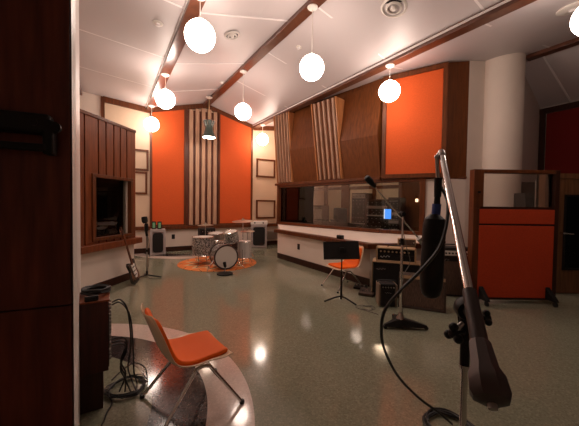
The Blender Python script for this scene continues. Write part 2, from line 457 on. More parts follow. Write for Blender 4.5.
# ---------------------------------------------------------------- left booth wall
LT = Vector((.1289, .9917, 0)); LN = Vector((.9917, -.1289, 0)); LO = Vector((-2.92, 4.31, 0))
def LP(s, d, z): return LO + LT*s + LN*d + Vector((0, 0, z))
def lbox(mb, s0, s1, d0, d1, z0, z1):
    return mb.hexa([LP(a, b, c) for c in (z0, z1) for a, b in ((s0, d0), (s0, d1), (s1, d1), (s1, d0))])
def ls(px):                                        # position along the left wall for an image column
    d = ray(px, 200); den = d.x*LN.x + d.y*LN.y
    k = (LO.x*LN.x + LO.y*LN.y)/den; P = Vector((d.x*k, d.y*k, 0)); return (P-LO).dot(LT)
SE = ls(134.0)
W0, W1, WZ0, WZ1 = ls(91), ls(128.3), .80, 1.74
mb = MB()
lbox(mb, -2.4, SE, -.15, 0, 0, .74); lbox(mb, -2.4, W0, -.15, 0, .74, 2.64); lbox(mb, W1, SE, -.15, 0, .74, 2.64); lbox(mb, W0, W1, -.15, 0, .74, WZ0); lbox(mb, W0, W1, -.15, 0, WZ1, 2.64)
struct('wall_left', mb, WHITE, smooth=False)
mb = MB(); lbox(mb, -2.4, SE, 0, .022, 0, .12); struct('baseboard_left', mb, W_DARK, smooth=False)
mb = MB(); lbox(mb, -2.4, SE+.05, 0, .13, .63, .73); struct('trim_5', mb, W_PANEL, bevel=.006)
t = thing('wall_panelling', 'reddish brown vertical board panelling around the left booth window', 'wall panelling', LP(.3, .02, .73))
gaps = [-2.38, -2.0, -1.65, -1.3, -.95, -.6] + [ls(g) for g in (82, 96, 103.7, 111.5, 118, 124.5)] + [SE-.01]
mb = MB(); g2 = .012
for a, b in zip(gaps, gaps[1:]):
    a += g2; b -= g2
    segs = [(a, b, .73, 2.6)]
    if b > W0 and a < W1:
        segs = [(a, b, WZ1+.03, 2.6), (a, b, .73, WZ0-.03)]
        if a < W0-.04: segs.append((a, W0-.04, WZ0-.03, WZ1+.03))
        if b > W1+.04: segs.append((W1+.04, b, WZ0-.03, WZ1+.03))
    for s0, s1, z0, z1 in segs: lbox(mb, s0, s1, 0, .045, z0, z1)
mb.build('boards', W_PANEL, t, world=True, bevel=.003)
mb = MB(); lbox(mb, -2.4, SE, .002, .02, WZ1+.03, 2.6); lbox(mb, -2.4, W0, .002, .02, .73, WZ1+.03); lbox(mb, W1, SE, .002, .02, .73, WZ1+.03)
mb.build('backing_board', W_DARK, t, world=True)
mb = MB(); lbox(mb, -2.4, SE-.02, 0, .06, 2.59, 2.635); mb.build('cap_rail', W_TRIM, t, world=True, bevel=.004)
mb = MB()
lbox(mb, W0-.04, W1+.04, 0, .07, WZ1-.02, WZ1+.03); lbox(mb, W0-.04, W1+.04, 0, .07, WZ0-.03, WZ0+.02); lbox(mb, W0-.04, W0+.02, 0, .07, WZ0+.02, WZ1-.02); lbox(mb, W1-.02, W1+.04, 0, .07, WZ0+.02, WZ1-.02)
win = struct('window_1', mb, W_TRIM, bevel=.004)
mb = MB(); lbox(mb, W0, W1, -.06, -.05, WZ0, WZ1); mb.build('pane', GLASS, win, smooth=False)
# inside of the small booth behind that window
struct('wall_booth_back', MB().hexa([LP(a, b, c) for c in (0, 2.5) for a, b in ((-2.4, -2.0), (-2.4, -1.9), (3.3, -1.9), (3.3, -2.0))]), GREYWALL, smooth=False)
struct('booth_shade_roof', MB().hexa([LP(a, b, c) for c in (2.5, 2.55) for a, b in ((-2.4, -2.0), (-2.4, -.02), (SE-.02, -.06), (2.6, -1.95))]), GREYWALL, smooth=False)  # unseen roof, added to keep the booth interior dark
t = thing('curtain', 'pale grey curtain hanging inside the dark left booth window', 'curtain', LP(1.7, -1.0, 0))
mb = MB(); pts = []
for k in range(25): pts.append(LP(1.45+k*.020, -1.0+.03*math.sin(k*1.3), 0))
for a, b in zip(pts, pts[1:]): mb.hexa([a, b, b+LN*.01, a+LN*.01, a+Vector((0, 0, 2.3)), b+Vector((0, 0, 2.3)), b+LN*.01+Vector((0, 0, 2.3)), a+LN*.01+Vector((0, 0, 2.3))])
mb.build('drape', CURTG, t, world=True, smooth=False)
mb = MB(); a = LP(1.4, -1.0, 2.32); b = LP(2.0, -1.0, 2.32); mb.cyl(a, b, .015); mb.build('curtain_rod', BLACKM, t, world=True)
P = LP(.4, -.9, 2.5)  # unseen lamp, added to brighten the curtain inside the booth
t = thing('fill_light', 'unseen round lamp added to brighten the left booth', 'fill lamp', P)
MB().lathe([(.11, -.05), (.13, -.04), (.13, 0)], n=24).build('housing', WHITEP, t)
MB().lathe([(0, -.056), (.10, -.056), (.105, -.05)], n=24).build('diffuser', mat('booth_fill_glow', (1, 1, 1), .4, emit=(1, .85, .7), estr=45), t)
# booth side wall and outer left wall
E0 = LP(SE, -.02, 0)
mb = MB(); wallseg(mb, (E0.x, E0.y), (-4.3, 7.62), 0, 2.6, .1, 1); struct('wall_booth_side', mb, WHITE, smooth=False)
mb = MB(); wallseg(mb, (-5.4, 1.9), (-5.4, 8.2), 0, 4.7, .1, 1); struct('wall_left_outer', mb, WHITE, smooth=False)

# ---------------------------------------------------------------- near left: door, jamb, wall return
DE = Vector((-.944, 1.25, 0)); DD = Vector((.914, .406, 0)); DN = Vector((.406, -.914, 0))
def DP(s, d, z): return DE + DD*s + DN*d + Vector((0, 0, z))
def dbox(mb, s0, s1, d0, d1, z0, z1): return mb.hexa([DP(a, b, c) for c in (z0, z1) for a, b in ((s0, d0), (s1, d0), (s1, d1), (s0, d1))])
mb = MB(); dbox(mb, -.95, 0, -.04, 0, .905, 2.3)
door = struct('door_1', mb, W_DOOR, bevel=.003)
mb = MB(); dbox(mb, -.95, 0, -.04, 0, .01, .899); mb.build('lower_leaf', W_DOOR, door, bevel=.003)
h = MB()
zc = 1.35 + (203-122)/290*1.16
def hp(px, py, d=0.05):      # point on the door plane pushed out by d
    dd = ray(px, py); o = DE + DN*d; k = (o-CAM).dot(DN)/dd.dot(DN); return CAM + dd*k
def bar(mb, a, b, hh, dep):
    a, b = Vector(a), Vector(b); z = Vector((0, 0, hh/2)); n = DN*dep
    mb.hexa([a-z, b-z, b-z-n, a-z-n, a+z, b+z, b+z-n, a+z-n])
pa = hp(50, 124, .07); pb = pa - DD*.5
bar(h, pa, pb, .08, .06)
hnd = h.build('handle', BLACKM, door, bevel=.014)
h = MB(); pa2 = hp(46, 147.5, .075); pb2 = pa2 - DD*.5
bar(h, pa2, pb2, .03, .03); h.build('pull_rod', BLACKM, hnd, bevel=.008)
h = MB(); q = pa - DD*.012
h.hexa([q+DD*(-.015)-Vector((0, 0, .12)), q+DD*.02-Vector((0, 0, .12)), q+DD*.02-DN*.06-Vector((0, 0, .12)), q-DD*.015-DN*.06-Vector((0, 0, .12)), q-DD*.015+Vector((0, 0, .02)), q+DD*.02+Vector((0, 0, .02)), q+DD*.02-DN*.06+Vector((0, 0, .02)), q-DD*.015-DN*.06+Vector((0, 0, .02))])
h.build('end_bracket', BLACKM, hnd, bevel=.008)
h = MB(); h.cyl(pa-DD*.05+DN*.004, pa-DD*.05-DN*.075, .012); h.cyl(pa+DD*.012+Vector((0, 0, -.01)), pa+DD*.012-DN*.02+Vector((0, 0, -.01)), .022); h.build('boss', BLACKM, hnd)
J0 = at(75.6, 205, 1.33); J1 = at(80.3, 205, 2.3)
mb = MB()
j = [(-1.25, 1.16), (DE.x+.004, DE.y+.008), (J0.x, J0.y), (J1.x, J1.y), (-3.3, 2.45), (-3.3, 2.2), (-2.0, 1.9)]
j = [(DE.x-.012, DE.y+.052), (DE.x+.006, DE.y+.004), (J0.x, J0.y), (J1.x, J1.y), (-5.4, 2.4), (-5.4, 2.3), (J1.x-.12, J1.y-.12)]
mb.prism(j, 0, 4.7); struct('wall_left_near', mb, WHITEP, smooth=False)
mb = MB(); wallseg(mb, (DP(-.96, 0, 0).x, DP(-.96, 0, 0).y), (-2.4, -2.5), 0, 4.9, .12, -1); struct('wall_left_front', mb, WHITE, smooth=False)
mb = MB(); dbox(mb, -.96, .0, -.05, 0, 2.32, 4.8); struct('wall_left_over_door', mb, WHITE, smooth=False)
mb = MB(); wallseg(mb, (-2.4, -2.5), (10.4, -2.5), 0, 4.9, .1, -1); struct('wall_front', mb, WHITE, smooth=False)

# ---------------------------------------------------------------- control-room wall
A = Vector((-.33, 8.30, 0)); Q = Vector((1.885, 5.97, 0)); B = Vector((2.61, 5.585, 0)); RR = Vector((2.95, 5.48, 0)); SS = Vector((3.33, 5.50, 0))
# knee wall under the window
K0 = Vector((-.28, 7.37, 0)); K1 = Vector((1.36, 4.83, 0)); K2 = Vector((2.28, 4.97, 0))
struct('wall_knee', MB().prism([(K0.x, K0.y), (K1.x, K1.y), (K2.x, K2.y), (2.72, 5.42), (B.x, B.y), (Q.x, Q.y), (A.x, A.y)], 0, .64), WHITE, smooth=False)
KD = (K1-K0).normalized(); KN = Vector((-KD.y, KD.x, 0))*-1            # toward the room
if KN.x > 0: KN = -KN
mb = MB(); q = [K0+KN*.02, K1+KN*.02, K1, K0]
mb.hexa([Vector((p.x, p.y, z)) for z in (0, .13) for p in q]); struct('baseboard_right', mb, W_DARK, smooth=False)
# ledge nosing and the pale sloping desk behind it
KJ = K1+KN*.08+KD*.0+Vector((-.0, -.035, 0))
mb = MB(); mb.prism([(p.x, p.y) for p in (K0+KN*.08-KD*.1, KJ, K2+Vector((.02, -.08, 0)), K2+Vector((.02, .06, 0)), K1+Vector((.03, .08, 0)), K0-KN*.06-KD*.1)], .64, .725); struct('trim_7', mb, W_TRIM, bevel=.008)
mb = MB(); bm = mb.bm
def vv(p, z): return bm.verts.new(Vector((p.x, p.y, z)))
f = [vv(K0-KN*.05, .66), vv(K1+Vector((0,.04,0)), .66), vv(K2, .66), vv(B, .66), vv(Q, .66), vv(A, .66)]
g = [vv(K0-KN*.05, .722), vv(K1+Vector((0,.04,0)), .722), vv(K2, .722), vv(B, .80), vv(Q, .80), vv(A, .80)]
bm.faces.new(f[::-1]); bm.faces.new((g[0], g[1], g[4], g[5])); bm.faces.new((g[1], g[2], g[3], g[4]))
for i in range(6): bm.faces.new((f[i], f[(i+1) % 6], g[(i+1) % 6], g[i]))
struct('trim_8', mb, WHITE, smooth=False)
# window: sill, lintel, jambs, panes
def nrm(a, b):
    t = (b-a).normalized(); n = Vector((t.y, -t.x, 0)); 
    return n if n.y < 0 else -n
def wallbox(mb, a, b, d0, d1, z0, z1):
    n = nrm(a, b); q = [a+n*d1, b+n*d1, b+n*d0, a+n*d0]
    return mb.hexa([Vector((p.x, p.y, z)) for z in (z0, z1) for p in q])
mb = MB(); wallbox(mb, A, Q, -.06, .06, .80, .87); wallbox(mb, Q, B, -.06, .06, .80, .87)
wallbox(mb, A, Q, -.06, .05, 1.83, 1.90); wallbox(mb, Q, B, -.06, .05, 1.83, 1.90)
tA = (Q-A).normalized(); tB = (B-Q).normalized()
wallbox(mb, A, A+tA*.09, -.06, .05, .87, 1.83); wallbox(mb, B-tB*.10, B, -.06, .05, .87, 1.83)
win2 = struct('window_2', mb, W_TRIM, bevel=.005)
mb = MB(); wallbox(mb, A+tA*.1, Q, -.03, -.02, .86, 1.84); wallbox(mb, Q, B-tB*.05, -.03, -.02, .86, 1.84)
mb.build('pane', GLASS, win2, smooth=False)
mb = MB(); wallbox(mb, A, Q, -.25, 0, 1.88, 4.6); wallbox(mb, Q, RR, -.25, 0, 1.88, 4.6); wallbox(mb, RR, SS, -.25, 0, 1.88, 4.6); struct('wall_right_upper', mb, W_WALL, smooth=False)
mb = MB(); wallbox(mb, B, RR, -.25, 0, .0, 1.88); wallbox(mb, RR, SS, -.25, 0, 0, 1.88)
wallbox(mb, SS, Vector((3.74, 5.64, 0)), -.15, 0, 0, 4.6); struct('wall_right_lower', mb, WHITE, smooth=False)
A2 = Vector((-.25, 10.2, 0)); mb = MB(); wallseg(mb, (A.x+.005, A.y), (A2.x, A2.y), 0, 4.6, .15, -1); struct('wall_right_return', mb, CREAM, smooth=False)
mb = MB(); wallbox(mb, A-tA*.01, RR, .0, .07, 1.87, 1.945); 
mb.bm.free()
mb = MB(); wallbox(mb, A-tA*.05, Q, 0, .09, 1.89, 1.95); wallbox(mb, Q, SS, 0, .05, 1.89, 1.93); struct('trim_9', mb, W_TRIM, bevel=.004)

def onAQ(px):
    d = ray(px, 200); n = nrm(A, Q); k = (A-Vector((0, 0, 0))).dot(n)/Vector((d.x, d.y, 0)).dot(n); return Vector((d.x*k, d.y*k, 0))
def topz(P):
    u = CU*P.x + SU*P.y; v = -SU*P.x + CU*P.y; z = ceil_z(u, v)
    b = bu(3, v)
    if abs(u-b) < .14: z = min(z, BEAM[3][2]-.01)
    return z
NA = nrm(A, Q)
outlet('wall_outlet', 'black outlet plate on the white wall below the control window', K0+(K1-K0)*.305+Vector((0, 0, .40)), KN)
# folded walnut plates
def plate(px0, px1, label):
    a, b = onAQ(px0), onAQ(px1)
    fz = 2.78; mb = MB()
    prof = [(.02, 1.95), (.19, fz), (.02, 3.86)]
    pa = [a+NA*d+Vector((0, 0, z)) for d, z in prof]; pb = [b+NA*d+Vector((0, 0, z)) for d, z in prof]
    ba = [a+Vector((0, 0, 1.95)), a+Vector((0, 0, 3.86))]; bb = [b+Vector((0, 0, 1.95)), b+Vector((0, 0, 3.86))]
    V = [mb.bm.verts.new(p) for p in pa+pb+ba+bb]
    for f in ((0, 1, 4, 3), (1, 2, 5, 4), (0, 6, 7, 2, 1), (3, 4, 5, 9, 8), (0, 3, 8, 6), (2, 7, 9, 5), (6, 8, 9, 7)): mb.bm.faces.new([V[i] for i in f])
    mb.build('folded_panel', W_WALL, None, smooth=False, label=label, cat='wall panel', group='folded walnut panels')
plate(294.4, 318.4, 'folded walnut panel between the two slatted wedges above the control window')
plate(344, 380.6, 'folded walnut panel between the right slatted wedge and the orange panel')
def slat_wedge(px0, px1, label, zt, dt=.36):
    a, b = onAQ(px0), onAQ(px1); L = (b-a).length
    t = thing('slat_wedge', label, 'wall panel', a+Vector((0, 0, 1.95)), 0, 'slatted wedges above the control window')
    z0 = 1.96; db = .08
    def P(s, d, z): return a + tA*s + NA*d + Vector((0, 0, z))
    mb = MB()
    th = .03
    mb.hexa([P(th, db-.04, z0), P(L-th, db-.04, z0), P(L-th, 0.005, z0), P(th, 0.005, z0), P(th, dt-.04, zt), P(L-th, dt-.04, zt), P(L-th, .005, zt), P(th, .005, zt)])
    mb.build('body', W_SLATBACK, t, world=True)
    for s0, s1 in ((0, th), (L-th, L)):
        mb = MB().hexa([P(s0, db, z0), P(s1, db, z0), P(s1, 0.005, z0), P(s0, 0.005, z0), P(s0, dt, zt), P(s1, dt, zt), P(s1, .005, zt), P(s0, .005, zt)])
        mb.build('cheek', W_LIGHT, t, world=True, bevel=.003)
    n = 5
    for k in range(n):
        s = th + (L-2*th)*(k+.62)/n; w = (L/n)*.12
        mb = MB().hexa([P(s-w, db+.02, z0+.01), P(s+w, db+.02, z0+.01), P(s+w, db-.05, z0+.01), P(s-w, db-.05, z0+.01), P(s-w, dt+.02, zt-.02), P(s+w, dt+.02, zt-.02), P(s+w, dt-.05, zt-.02), P(s-w, dt-.05, zt-.02)])
        mb.build('slat', W_SLAT, t, world=True, bevel=.003)
slat_wedge(278.8, 294, 'slatted wood wedge nearest the back corner above the control window', 3.80, .24)
slat_wedge(319, 343.5, 'slatted wood wedge right of the other, above the middle of the control window', 3.74)

# big orange panel above the control window
n2 = nrm(Q, RR); t2 = (RR-Q).normalized()
t = thing('acoustic_panel', 'large square orange fabric panel above the control window', 'wall panel', Q+Vector((0, 0, 1.93)))
def QP(s, d, z): return Q + t2*s + n2*d + Vector((0, 0, z))
LQ = (RR-Q).length - .03
def qz(s): p = QP(s, 0, 0); return topz(p)-.03
w = .075
MB().hexa([QP(w, .10, 1.985), QP(LQ-w, .10, 1.985), QP(LQ-w, .01, 1.985), QP(w, .01, 1.985), QP(w, .10, qz(w)-.10), QP(LQ-w, .10, qz(LQ-w)-.10), QP(LQ-w, .01, qz(LQ-w)-.10), QP(w, .01, qz(w)-.10)]).build('fabric', ORANGE, t, world=True, bevel=.004)
mb = MB()
mb.hexa([QP(0, .13, 1.905), QP(LQ, .13, 1.905), QP(LQ, .005, 1.905), QP(0, .005, 1.905), QP(0, .13, 1.985), QP(LQ, .13, 1.985), QP(LQ, .005, 1.985), QP(0, .005, 1.985)])
mb.hexa([QP(0, .13, qz(0)-.10), QP(LQ, .13, qz(LQ)-.10), QP(LQ, .005, qz(LQ)-.10), QP(0, .005, qz(0)-.10), QP(0, .13, qz(0)-.01), QP(LQ, .13, qz(LQ)-.01), QP(LQ, .005, qz(LQ)-.01), QP(0, .005, qz(0)-.01)])
for s0, s1 in ((0, w), (LQ-w, LQ)):
    mb.hexa([QP(s0, .13, 1.985), QP(s1, .13, 1.985), QP(s1, .005, 1.985), QP(s0, .005, 1.985), QP(s0, .13, qz(s0)-.10), QP(s1, .13, qz(s1)-.10), QP(s1, .005, qz(s1)-.10), QP(s0, .005, qz(s0)-.10)])
mb.build('frame', W_TRIM, t, world=True, bevel=.003)

# ---------------------------------------------------------------- round column and the right-hand side
mb = MB(); mb.lathe([(.395, 0), (.395, 4.5)], Matrix.Translation((4.08, 5.76, 0)), 48); struct('column_round', mb, WHITE)
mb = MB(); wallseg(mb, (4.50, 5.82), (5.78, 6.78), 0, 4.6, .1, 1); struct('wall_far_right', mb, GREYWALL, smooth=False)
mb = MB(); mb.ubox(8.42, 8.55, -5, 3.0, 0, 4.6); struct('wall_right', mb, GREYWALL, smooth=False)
mb = MB(); mb.ubox(8.36, 8.42, -5, 2.95, 3.50, 3.62); mb.ubox(8.36, 8.42, 2.72, 2.82, 0, 3.5); struct('trim_10', mb, W_DARK, smooth=False)
t = thing('acoustic_panel', 'dark red fabric panel high on the far right wall', 'wall panel', U(8.38, 1.0, .3))
MB().ubox(8.385, 8.415, -4.0, 2.70, .4, 3.49).build('fabric', MAROON, t, world=True)
MB().ubox(8.37, 8.415, -4.0, 2.70, .3, .4).build('frame_rail', W_DARK, t, world=True)

# low timber booth front with a glazed door at the right edge
DY = 4.55
xd = lambda px, Y=DY: at(px, 205, Y).x
x0, x1 = xd(545), xd(640)
zt = 1.90
g0, g1, gz0, gz1 = xd(566), xd(596), .40, 1.55
dx0, dx1 = xd(556.5), xd(606)
mb = MB()
for bx in ((x0, dx0, 0, zt), (dx1, x1, 0, zt), (dx0, dx1, zt-.08, zt)):
    mb.hexa([(bx[0], DY, bx[2]), (bx[1], DY, bx[2]), (bx[1], DY+.12, bx[2]), (bx[0], DY+.12, bx[2]), (bx[0], DY, bx[3]), (bx[1], DY, bx[3]), (bx[1], DY+.12, bx[3]), (bx[0], DY+.12, bx[3])])
struct('wall_right_booth', mb, W_RACK, smooth=False)
mb = MB()
def fb(mb, a, b, z0, z1, y0, y1): return mb.hexa([(a, y0, z0), (b, y0, z0), (b, y1, z0), (a, y1, z0), (a, y0, z1), (b, y0, z1), (b, y1, z1), (a, y1, z1)])
zb = zt-.085
for a, b, c, d in ((dx0+.005, g0, .01, zb), (g1, dx1-.005, .01, zb), (g0, g1, .01, gz0), (g0, g1, gz1, zb)): fb(mb, a, b, c, d, DY+.01, DY+.06)
d2 = struct('door_2', mb, W_RACK, smooth=False)
fb(MB(), g0, g1, gz0, gz1, DY+.03, DY+.04).build('pane', GLASS, d2, smooth=False)
mb = MB()
for a, b, c, d in ((g0-.02, g0+.01, gz0, gz1), (g1-.01, g1+.02, gz0, gz1), (g0-.02, g1+.02, gz0-.02, gz0+.01), (g0-.02, g1+.02, gz1-.01, gz1+.02)): fb(mb, a, b, c, d, DY-.005, DY+.02)
mb.build('glazing_bead', BLACKM, d2)
hx = xd(562.5); mb = MB(); mb.cyl((hx, DY+.01, .965), (hx, DY-.05, .965), .022); mb.cyl((hx-.005, DY-.05, .965), (hx+.14, DY-.055, .955), .011)
mb.build('door_handle', CHROME, d2)
fb(MB(), x0, x1, 0, 2.1, 5.9, 5.95).bm.free()
MBb = fb(MB(), x0+.05, x1, 0, 1.85, 5.6, 5.66); struct('wall_right_booth_back', MBb, W_DARK, smooth=False)

# ================================================================== LAMPS
def globe(u, v, beam, label):
    P = U(u, v, 0); zb = BEAM[beam][2]; zc = 3.35; r = .178
    t = thing('globe_lamp', label, 'pendant lamp', (P.x, P.y, zb), 0, 'white globe pendant lamps')
    MB().lathe([(.075, -.001), (.075, -.012), (.055, -.03), (.02, -.036), (0, -.036)][::-1], n=24).build('canopy', WHITEP, t)
    MB().lathe([(.006, zc+r+.01-zb), (.006, -.03)], n=8).build('stem', WHITEP, t)
    MB().lathe([(.035, zc+r-.012-zb), (.035, zc+r+.02-zb), (.012, zc+r+.03-zb)], n=20).build('fitter', WHITEP, t)
    MB().ball((0, 0, zc-zb), r, 32).build('globe_shade', LIT, t)
def gb(i, v, label, du=0): globe(bu(i, v)+du, v, i, label)
gb(1, 3.58, 'globe lamp hanging nearest the camera on the left beam, biggest one')
gb(1, 6.08, 'globe lamp in the middle of the left beam')
gb(1, 8.20, 'small globe lamp at the far end of the left beam by the left orange panel')
gb(2, 3.52, 'globe lamp on the ridge beam nearest the camera')
gb(2, 5.97, 'globe lamp on the ridge beam in front of the right tall orange panel')
gb(3, 3.50, 'globe lamp in front of the large square orange panel')
gb(3, 8.15, 'smallest globe lamp in the far right corner by the cream wall')
gb(3, 1.02, 'globe lamp cut off by the right edge of the picture', .06)


# metal spotlight-style pendant in front of the slats
P = at(209, 130, 7.9)
t = thing('metal_pendant', 'dark green waisted metal pendant lamp before the striped slats', 'pendant lamp', (P.x, P.y, BEAM[2][2]))
zz = P.z - BEAM[2][2]
MB().lathe([(0, -.045), (.03, -.045), (.085, -.015), (.085, -.001)], n=20).build('canopy', WHITEP, t)
MB().lathe([(.010, zz+.28), (.010, -.03)], n=8).build('stem', BRASS, t)
MB().lathe([(.175, zz-.20), (.18, zz-.17), (.15, zz-.12), (.115, zz-.02), (.10, zz+.05), (.115, zz+.12), (.15, zz+.22), (.15, zz+.235), (.02, zz+.29), (0, zz+.29)], n=28).build('shade', GREENS, t)
MB().lathe([(0, zz-.205), (.16, zz-.205), (.165, zz-.19)], n=28).build('bulb_disc', LITD, t, label='glowing white lamp face')
mb = MB()
for k in range(8):
    a = k*PI/4; mb.cyl((.12*math.cos(a), .12*math.sin(a), zz+.10), (.168*math.cos(a), .168*math.sin(a), zz+.235), .007, n=6)
mb.tube([(.168*math.cos(a*PI/12), .168*math.sin(a*PI/12), zz+.235) for a in range(24)], .006, 6, closed=True)
mb.build('cage_ring', STEEL, t)

def oncei(px, py, lift=0):
    d = ray(px, py)
    k = 1.0
    while k < 14:
        P = CAM + d*k; u = CU*P.x+SU*P.y; v = -SU*P.x+CU*P.y
        if P.z >= ceil_z(u, v)-lift: return P
        k += .003
def cnorm(P):
    u = CU*P.x+SU*P.y; v = -SU*P.x+CU*P.y; s = (ceil_z(u+.05, v)-ceil_z(u-.05, v))/.1
    return (U(1, 0)*s*1.0 - Vector((0, 0, 1))).normalized()
def vent(px, py, r, label):
    P = oncei(px, py, .005); n = cnorm(P); x, y, z = frame(n); M = basis(P, x, y, z)
    t = thing('ceiling_vent', label, 'ceiling vent', P, 0, 'round ceiling vents')
    MB().lathe([(r, 0), (r, .012), (r*.86, .025), (r*.80, .012)], M, 28, caps=False).build('outer_ring', WHITEP, t, world=True)
    MB().lathe([(r*.78, .0), (r*.78, .004)], M, 28).build('throat', BLACK, t, world=True)
    MB().lathe([(r*.60, .01), (r*.62, .02), (r*.48, .036), (r*.45, .024)], M, 28, caps=False).build('cone_ring', WHITEP, t, world=True)
    MB().lathe([(r*.24, .01), (r*.26, .025), (r*.16, .045), (0, .05)], M, 24).build('centre_cone', WHITEP, t, world=True)
vent(394, 7, .175, 'large round white vent in the ceiling at the top middle of the picture')
vent(232, 35, .125, 'smaller round white vent in the ceiling right of the biggest globe')
def sprink(px, py, r, label):
    P = oncei(px, py, .003); n = cnorm(P); x, y, z = frame(n); M = basis(P, x, y, z)
    t = thing('ceiling_sensor', label, 'ceiling fitting', P, 0, 'small ceiling fittings')
    MB().lathe([(r, 0), (r, .008), (r*.7, .016)], M, 20).build('base', WHITEP, t, world=True)
    MB().lathe([(r*.5, .012), (r*.45, .04), (0, .05)], M, 16).build('cap', SEAM, t, world=True)
sprink(158, 23, .07, 'small white fitting on the ceiling left of the left beam')
sprink(222, 82, .06, 'small white fitting on the ceiling beside the ridge beam')
sprink(299, 47, .05, 'tiny white fitting on the ceiling above the ridge globe')
P = oncei(573, 7, .003)
t = thing('ceiling_sensor', 'flat white disc on the ceiling at the top right corner above the cut-off globe', 'ceiling fitting', P, 0, 'small ceiling fittings')
n = cnorm(P); x, y, z = frame(n); MB().lathe([(.17, 0), (.17, .02), (.14, .035), (0, .035)], basis(P, x, y, z), 24).build('disc', WHITEP, t, world=True)
MB().lathe([(.05, .035), (.03, .06)], basis(P, x, y, z), 12).build('cap', SEAM, t, world=True)

# ================================================================== SHELL CHAIRS
def shell_chair(loc, rz, label):
    t = thing('shell_chair', label, 'chair', loc, rz, 'orange padded shell chairs')
    prof = [(-.306, .682, .140), (-.299, .662, .178), (-.270, .592, .200), (-.240, .514, .210), (-.215, .438, .215), (-.178, .366, .222), (-.115, .322, .232), (-.03, .312, .236), (.06, .322, .234), (.14, .338, .228), (.192, .342, .212), (.216, .328, .18)]
    def surf(prof, ws, up, inset=1.0, off=0):
        mb = MB(); rows = []
        for i, (x, z, hw) in enumerate(prof):
            a = prof[max(i-1, 0)]; b = prof[min(i+1, len(prof)-1)]
            tx, tz = b[0]-a[0], b[1]-a[1]; l = math.hypot(tx, tz); nx, nz = -tz/l, tx/l
            if nx*1+nz*1 < 0: nx, nz = -nx, -nz
            row = []
            for w in ws:
                e = up*(abs(w)**2.6)*(.55, 1, .25)[0 if z > .36 and x < 0 else (2 if x > .12 else 1)]
                row.append(mb.bm.verts.new((x+nx*(e+off), w*hw*inset, z+nz*(e+off))))
            rows.append(row)
        for r0, r1 in zip(rows, rows[1:]):
            for k in range(len(ws)-1): mb.bm.faces.new((r0[k], r0[k+1], r1[k+1], r1[k]))
        return mb
    ws = [-1, -.9, -.7, -.45, -.15, .15, .45, .7, .9, 1]
    sh = surf(prof, ws, .050); sh.build('shell', SHELL, t, sub=1, solid=.010)
    P2 = [p for p in prof[1:-1]]
    P2[0] = (-.293, .652, .150)
    cs = surf(P2, [w for w in ws], .028, .84, .020); cs.build('cushion', SEATO, t, sub=1, solid=.034)
    for s in (-1, 1):
        y = s*.160
        pts = [(-.265, s*.228, .008), (-.055, y+s*.01, .262), (-.025, y, .294), (.015, y, .302), (.055, y, .294), (.085, y+s*.01, .262), (.265, s*.228, .008)]
        b = MB().tube(bez(pts, 5), .0115, 10).build('leg_frame', CHROME, t)
        for x in (-.265, .265):
            MB().lathe([(.016, 0), (.017, .018), (.012, .024)], Matrix.Translation((x, s*.228, 0)), 12).build('foot_glide', RUBBER, b)
    MB().cyl((.02, -.165, .302), (.02, .165, .302), .010).build('crossbar', CHROME, t)
shell_chair((-.655, 1.955, 0), math.atan2(.606, .795), 'orange cushioned shell chair in the foreground on the round floor inlay')
shell_chair((.90, 4.76, 0), R(206), 'orange shell chair behind the black music stand')

# ================================================================== MUSIC STAND
P = onz(341, 301)
t = thing('music_stand', 'black music stand in front of the far orange chair', 'music stand', (P.x, P.y, 0), R(-6))
mb = MB()
desk = Matrix.Translation((-.01, .0, .725)) @ Matrix.Rotation(R(-22), 4, 'X') @ Matrix.Rotation(R(-3), 4, 'Y')
mb.box((0, 0, .0), (.50, .006, .24), desk); mb.box((0, .03, -.12), (.50, .06, .006), desk); mb.box((0, .0, .12), (.50, .014, .008), desk)
mb.build('desk', BLACKM, t, bevel=.002)
MB().cyl((0, -.01, .03), (0, -.01, .42), .014).build('outer_tube', BLACKM, t)
MB().cyl((0, -.01, .40), (0, -.01, .72), .009).build('inner_tube', BLACKM, t)
MB().box((0, -.02, .73), (.06, .03, .06)).build('tilt_head', BLACKM, t, bevel=.004)
for a in (R(200), R(320), R(80)):
    MB().tube(bez([(0, -.01, .07), (.08*math.cos(a), .08*math.sin(a), .06), (.25*math.cos(a), .25*math.sin(a), .012)], 4), [.012]*9, 8).build('leg', BLACKM, t)

# ================================================================== AMPLIFIERS
def oriented(px, py, Y): return at(px, py, Y)
def amp_root(name, label, cat, P, rz, group=None): return thing(name, label, cat, P, rz, group)
AR = R(-21)
# big dark speaker cabinet with a pale top, left front corner at the image column 371
c = at(371.5, 297, 4.30); L = .66; D = .28
t = amp_root('speaker_cabinet', 'large dark speaker cabinet with pale top under the cream amplifier head', 'speaker', (c.x+.33*math.cos(AR)+.14*.36, c.y+.33*math.sin(AR)+.14*.93, 0), AR)
H = .535
mb = MB().box((-L/2+.01, 0, H/2), (.02, D, H-.03)).box((L/2-.01, 0, H/2), (.02, D, H-.03)).box((0, .01, H/2), (L-.04, D-.04, H-.03)).build('cabinet', TOLEX, t, bevel=.004)
MB().box((0, 0, H-.0075), (L, D, .015)).build('top_board', CREAMT, t, bevel=.003)
MB().box((0, -D/2+.018, H/2), (L-.05, .01, H-.06)).build('grille', GRILLEK, t)
MB().box((-L/2+.003, -D/2-.002, H/2), (.012, .01, H-.02)).box((L/2-.003, -D/2-.002, H/2), (.012, .01, H-.02)).build('edge_strip', CREAMT, t)
def script_logo(mb, x, y, z, s, sl=-.15):          # flowing script-like badge
    pts = [(x+s*k/10*1.0, y, z + s*.09*math.sin(k*1.9) - sl*s*k/10) for k in range(11)]
    mb.tube(bez(pts, 3), s*.018, 5); return mb
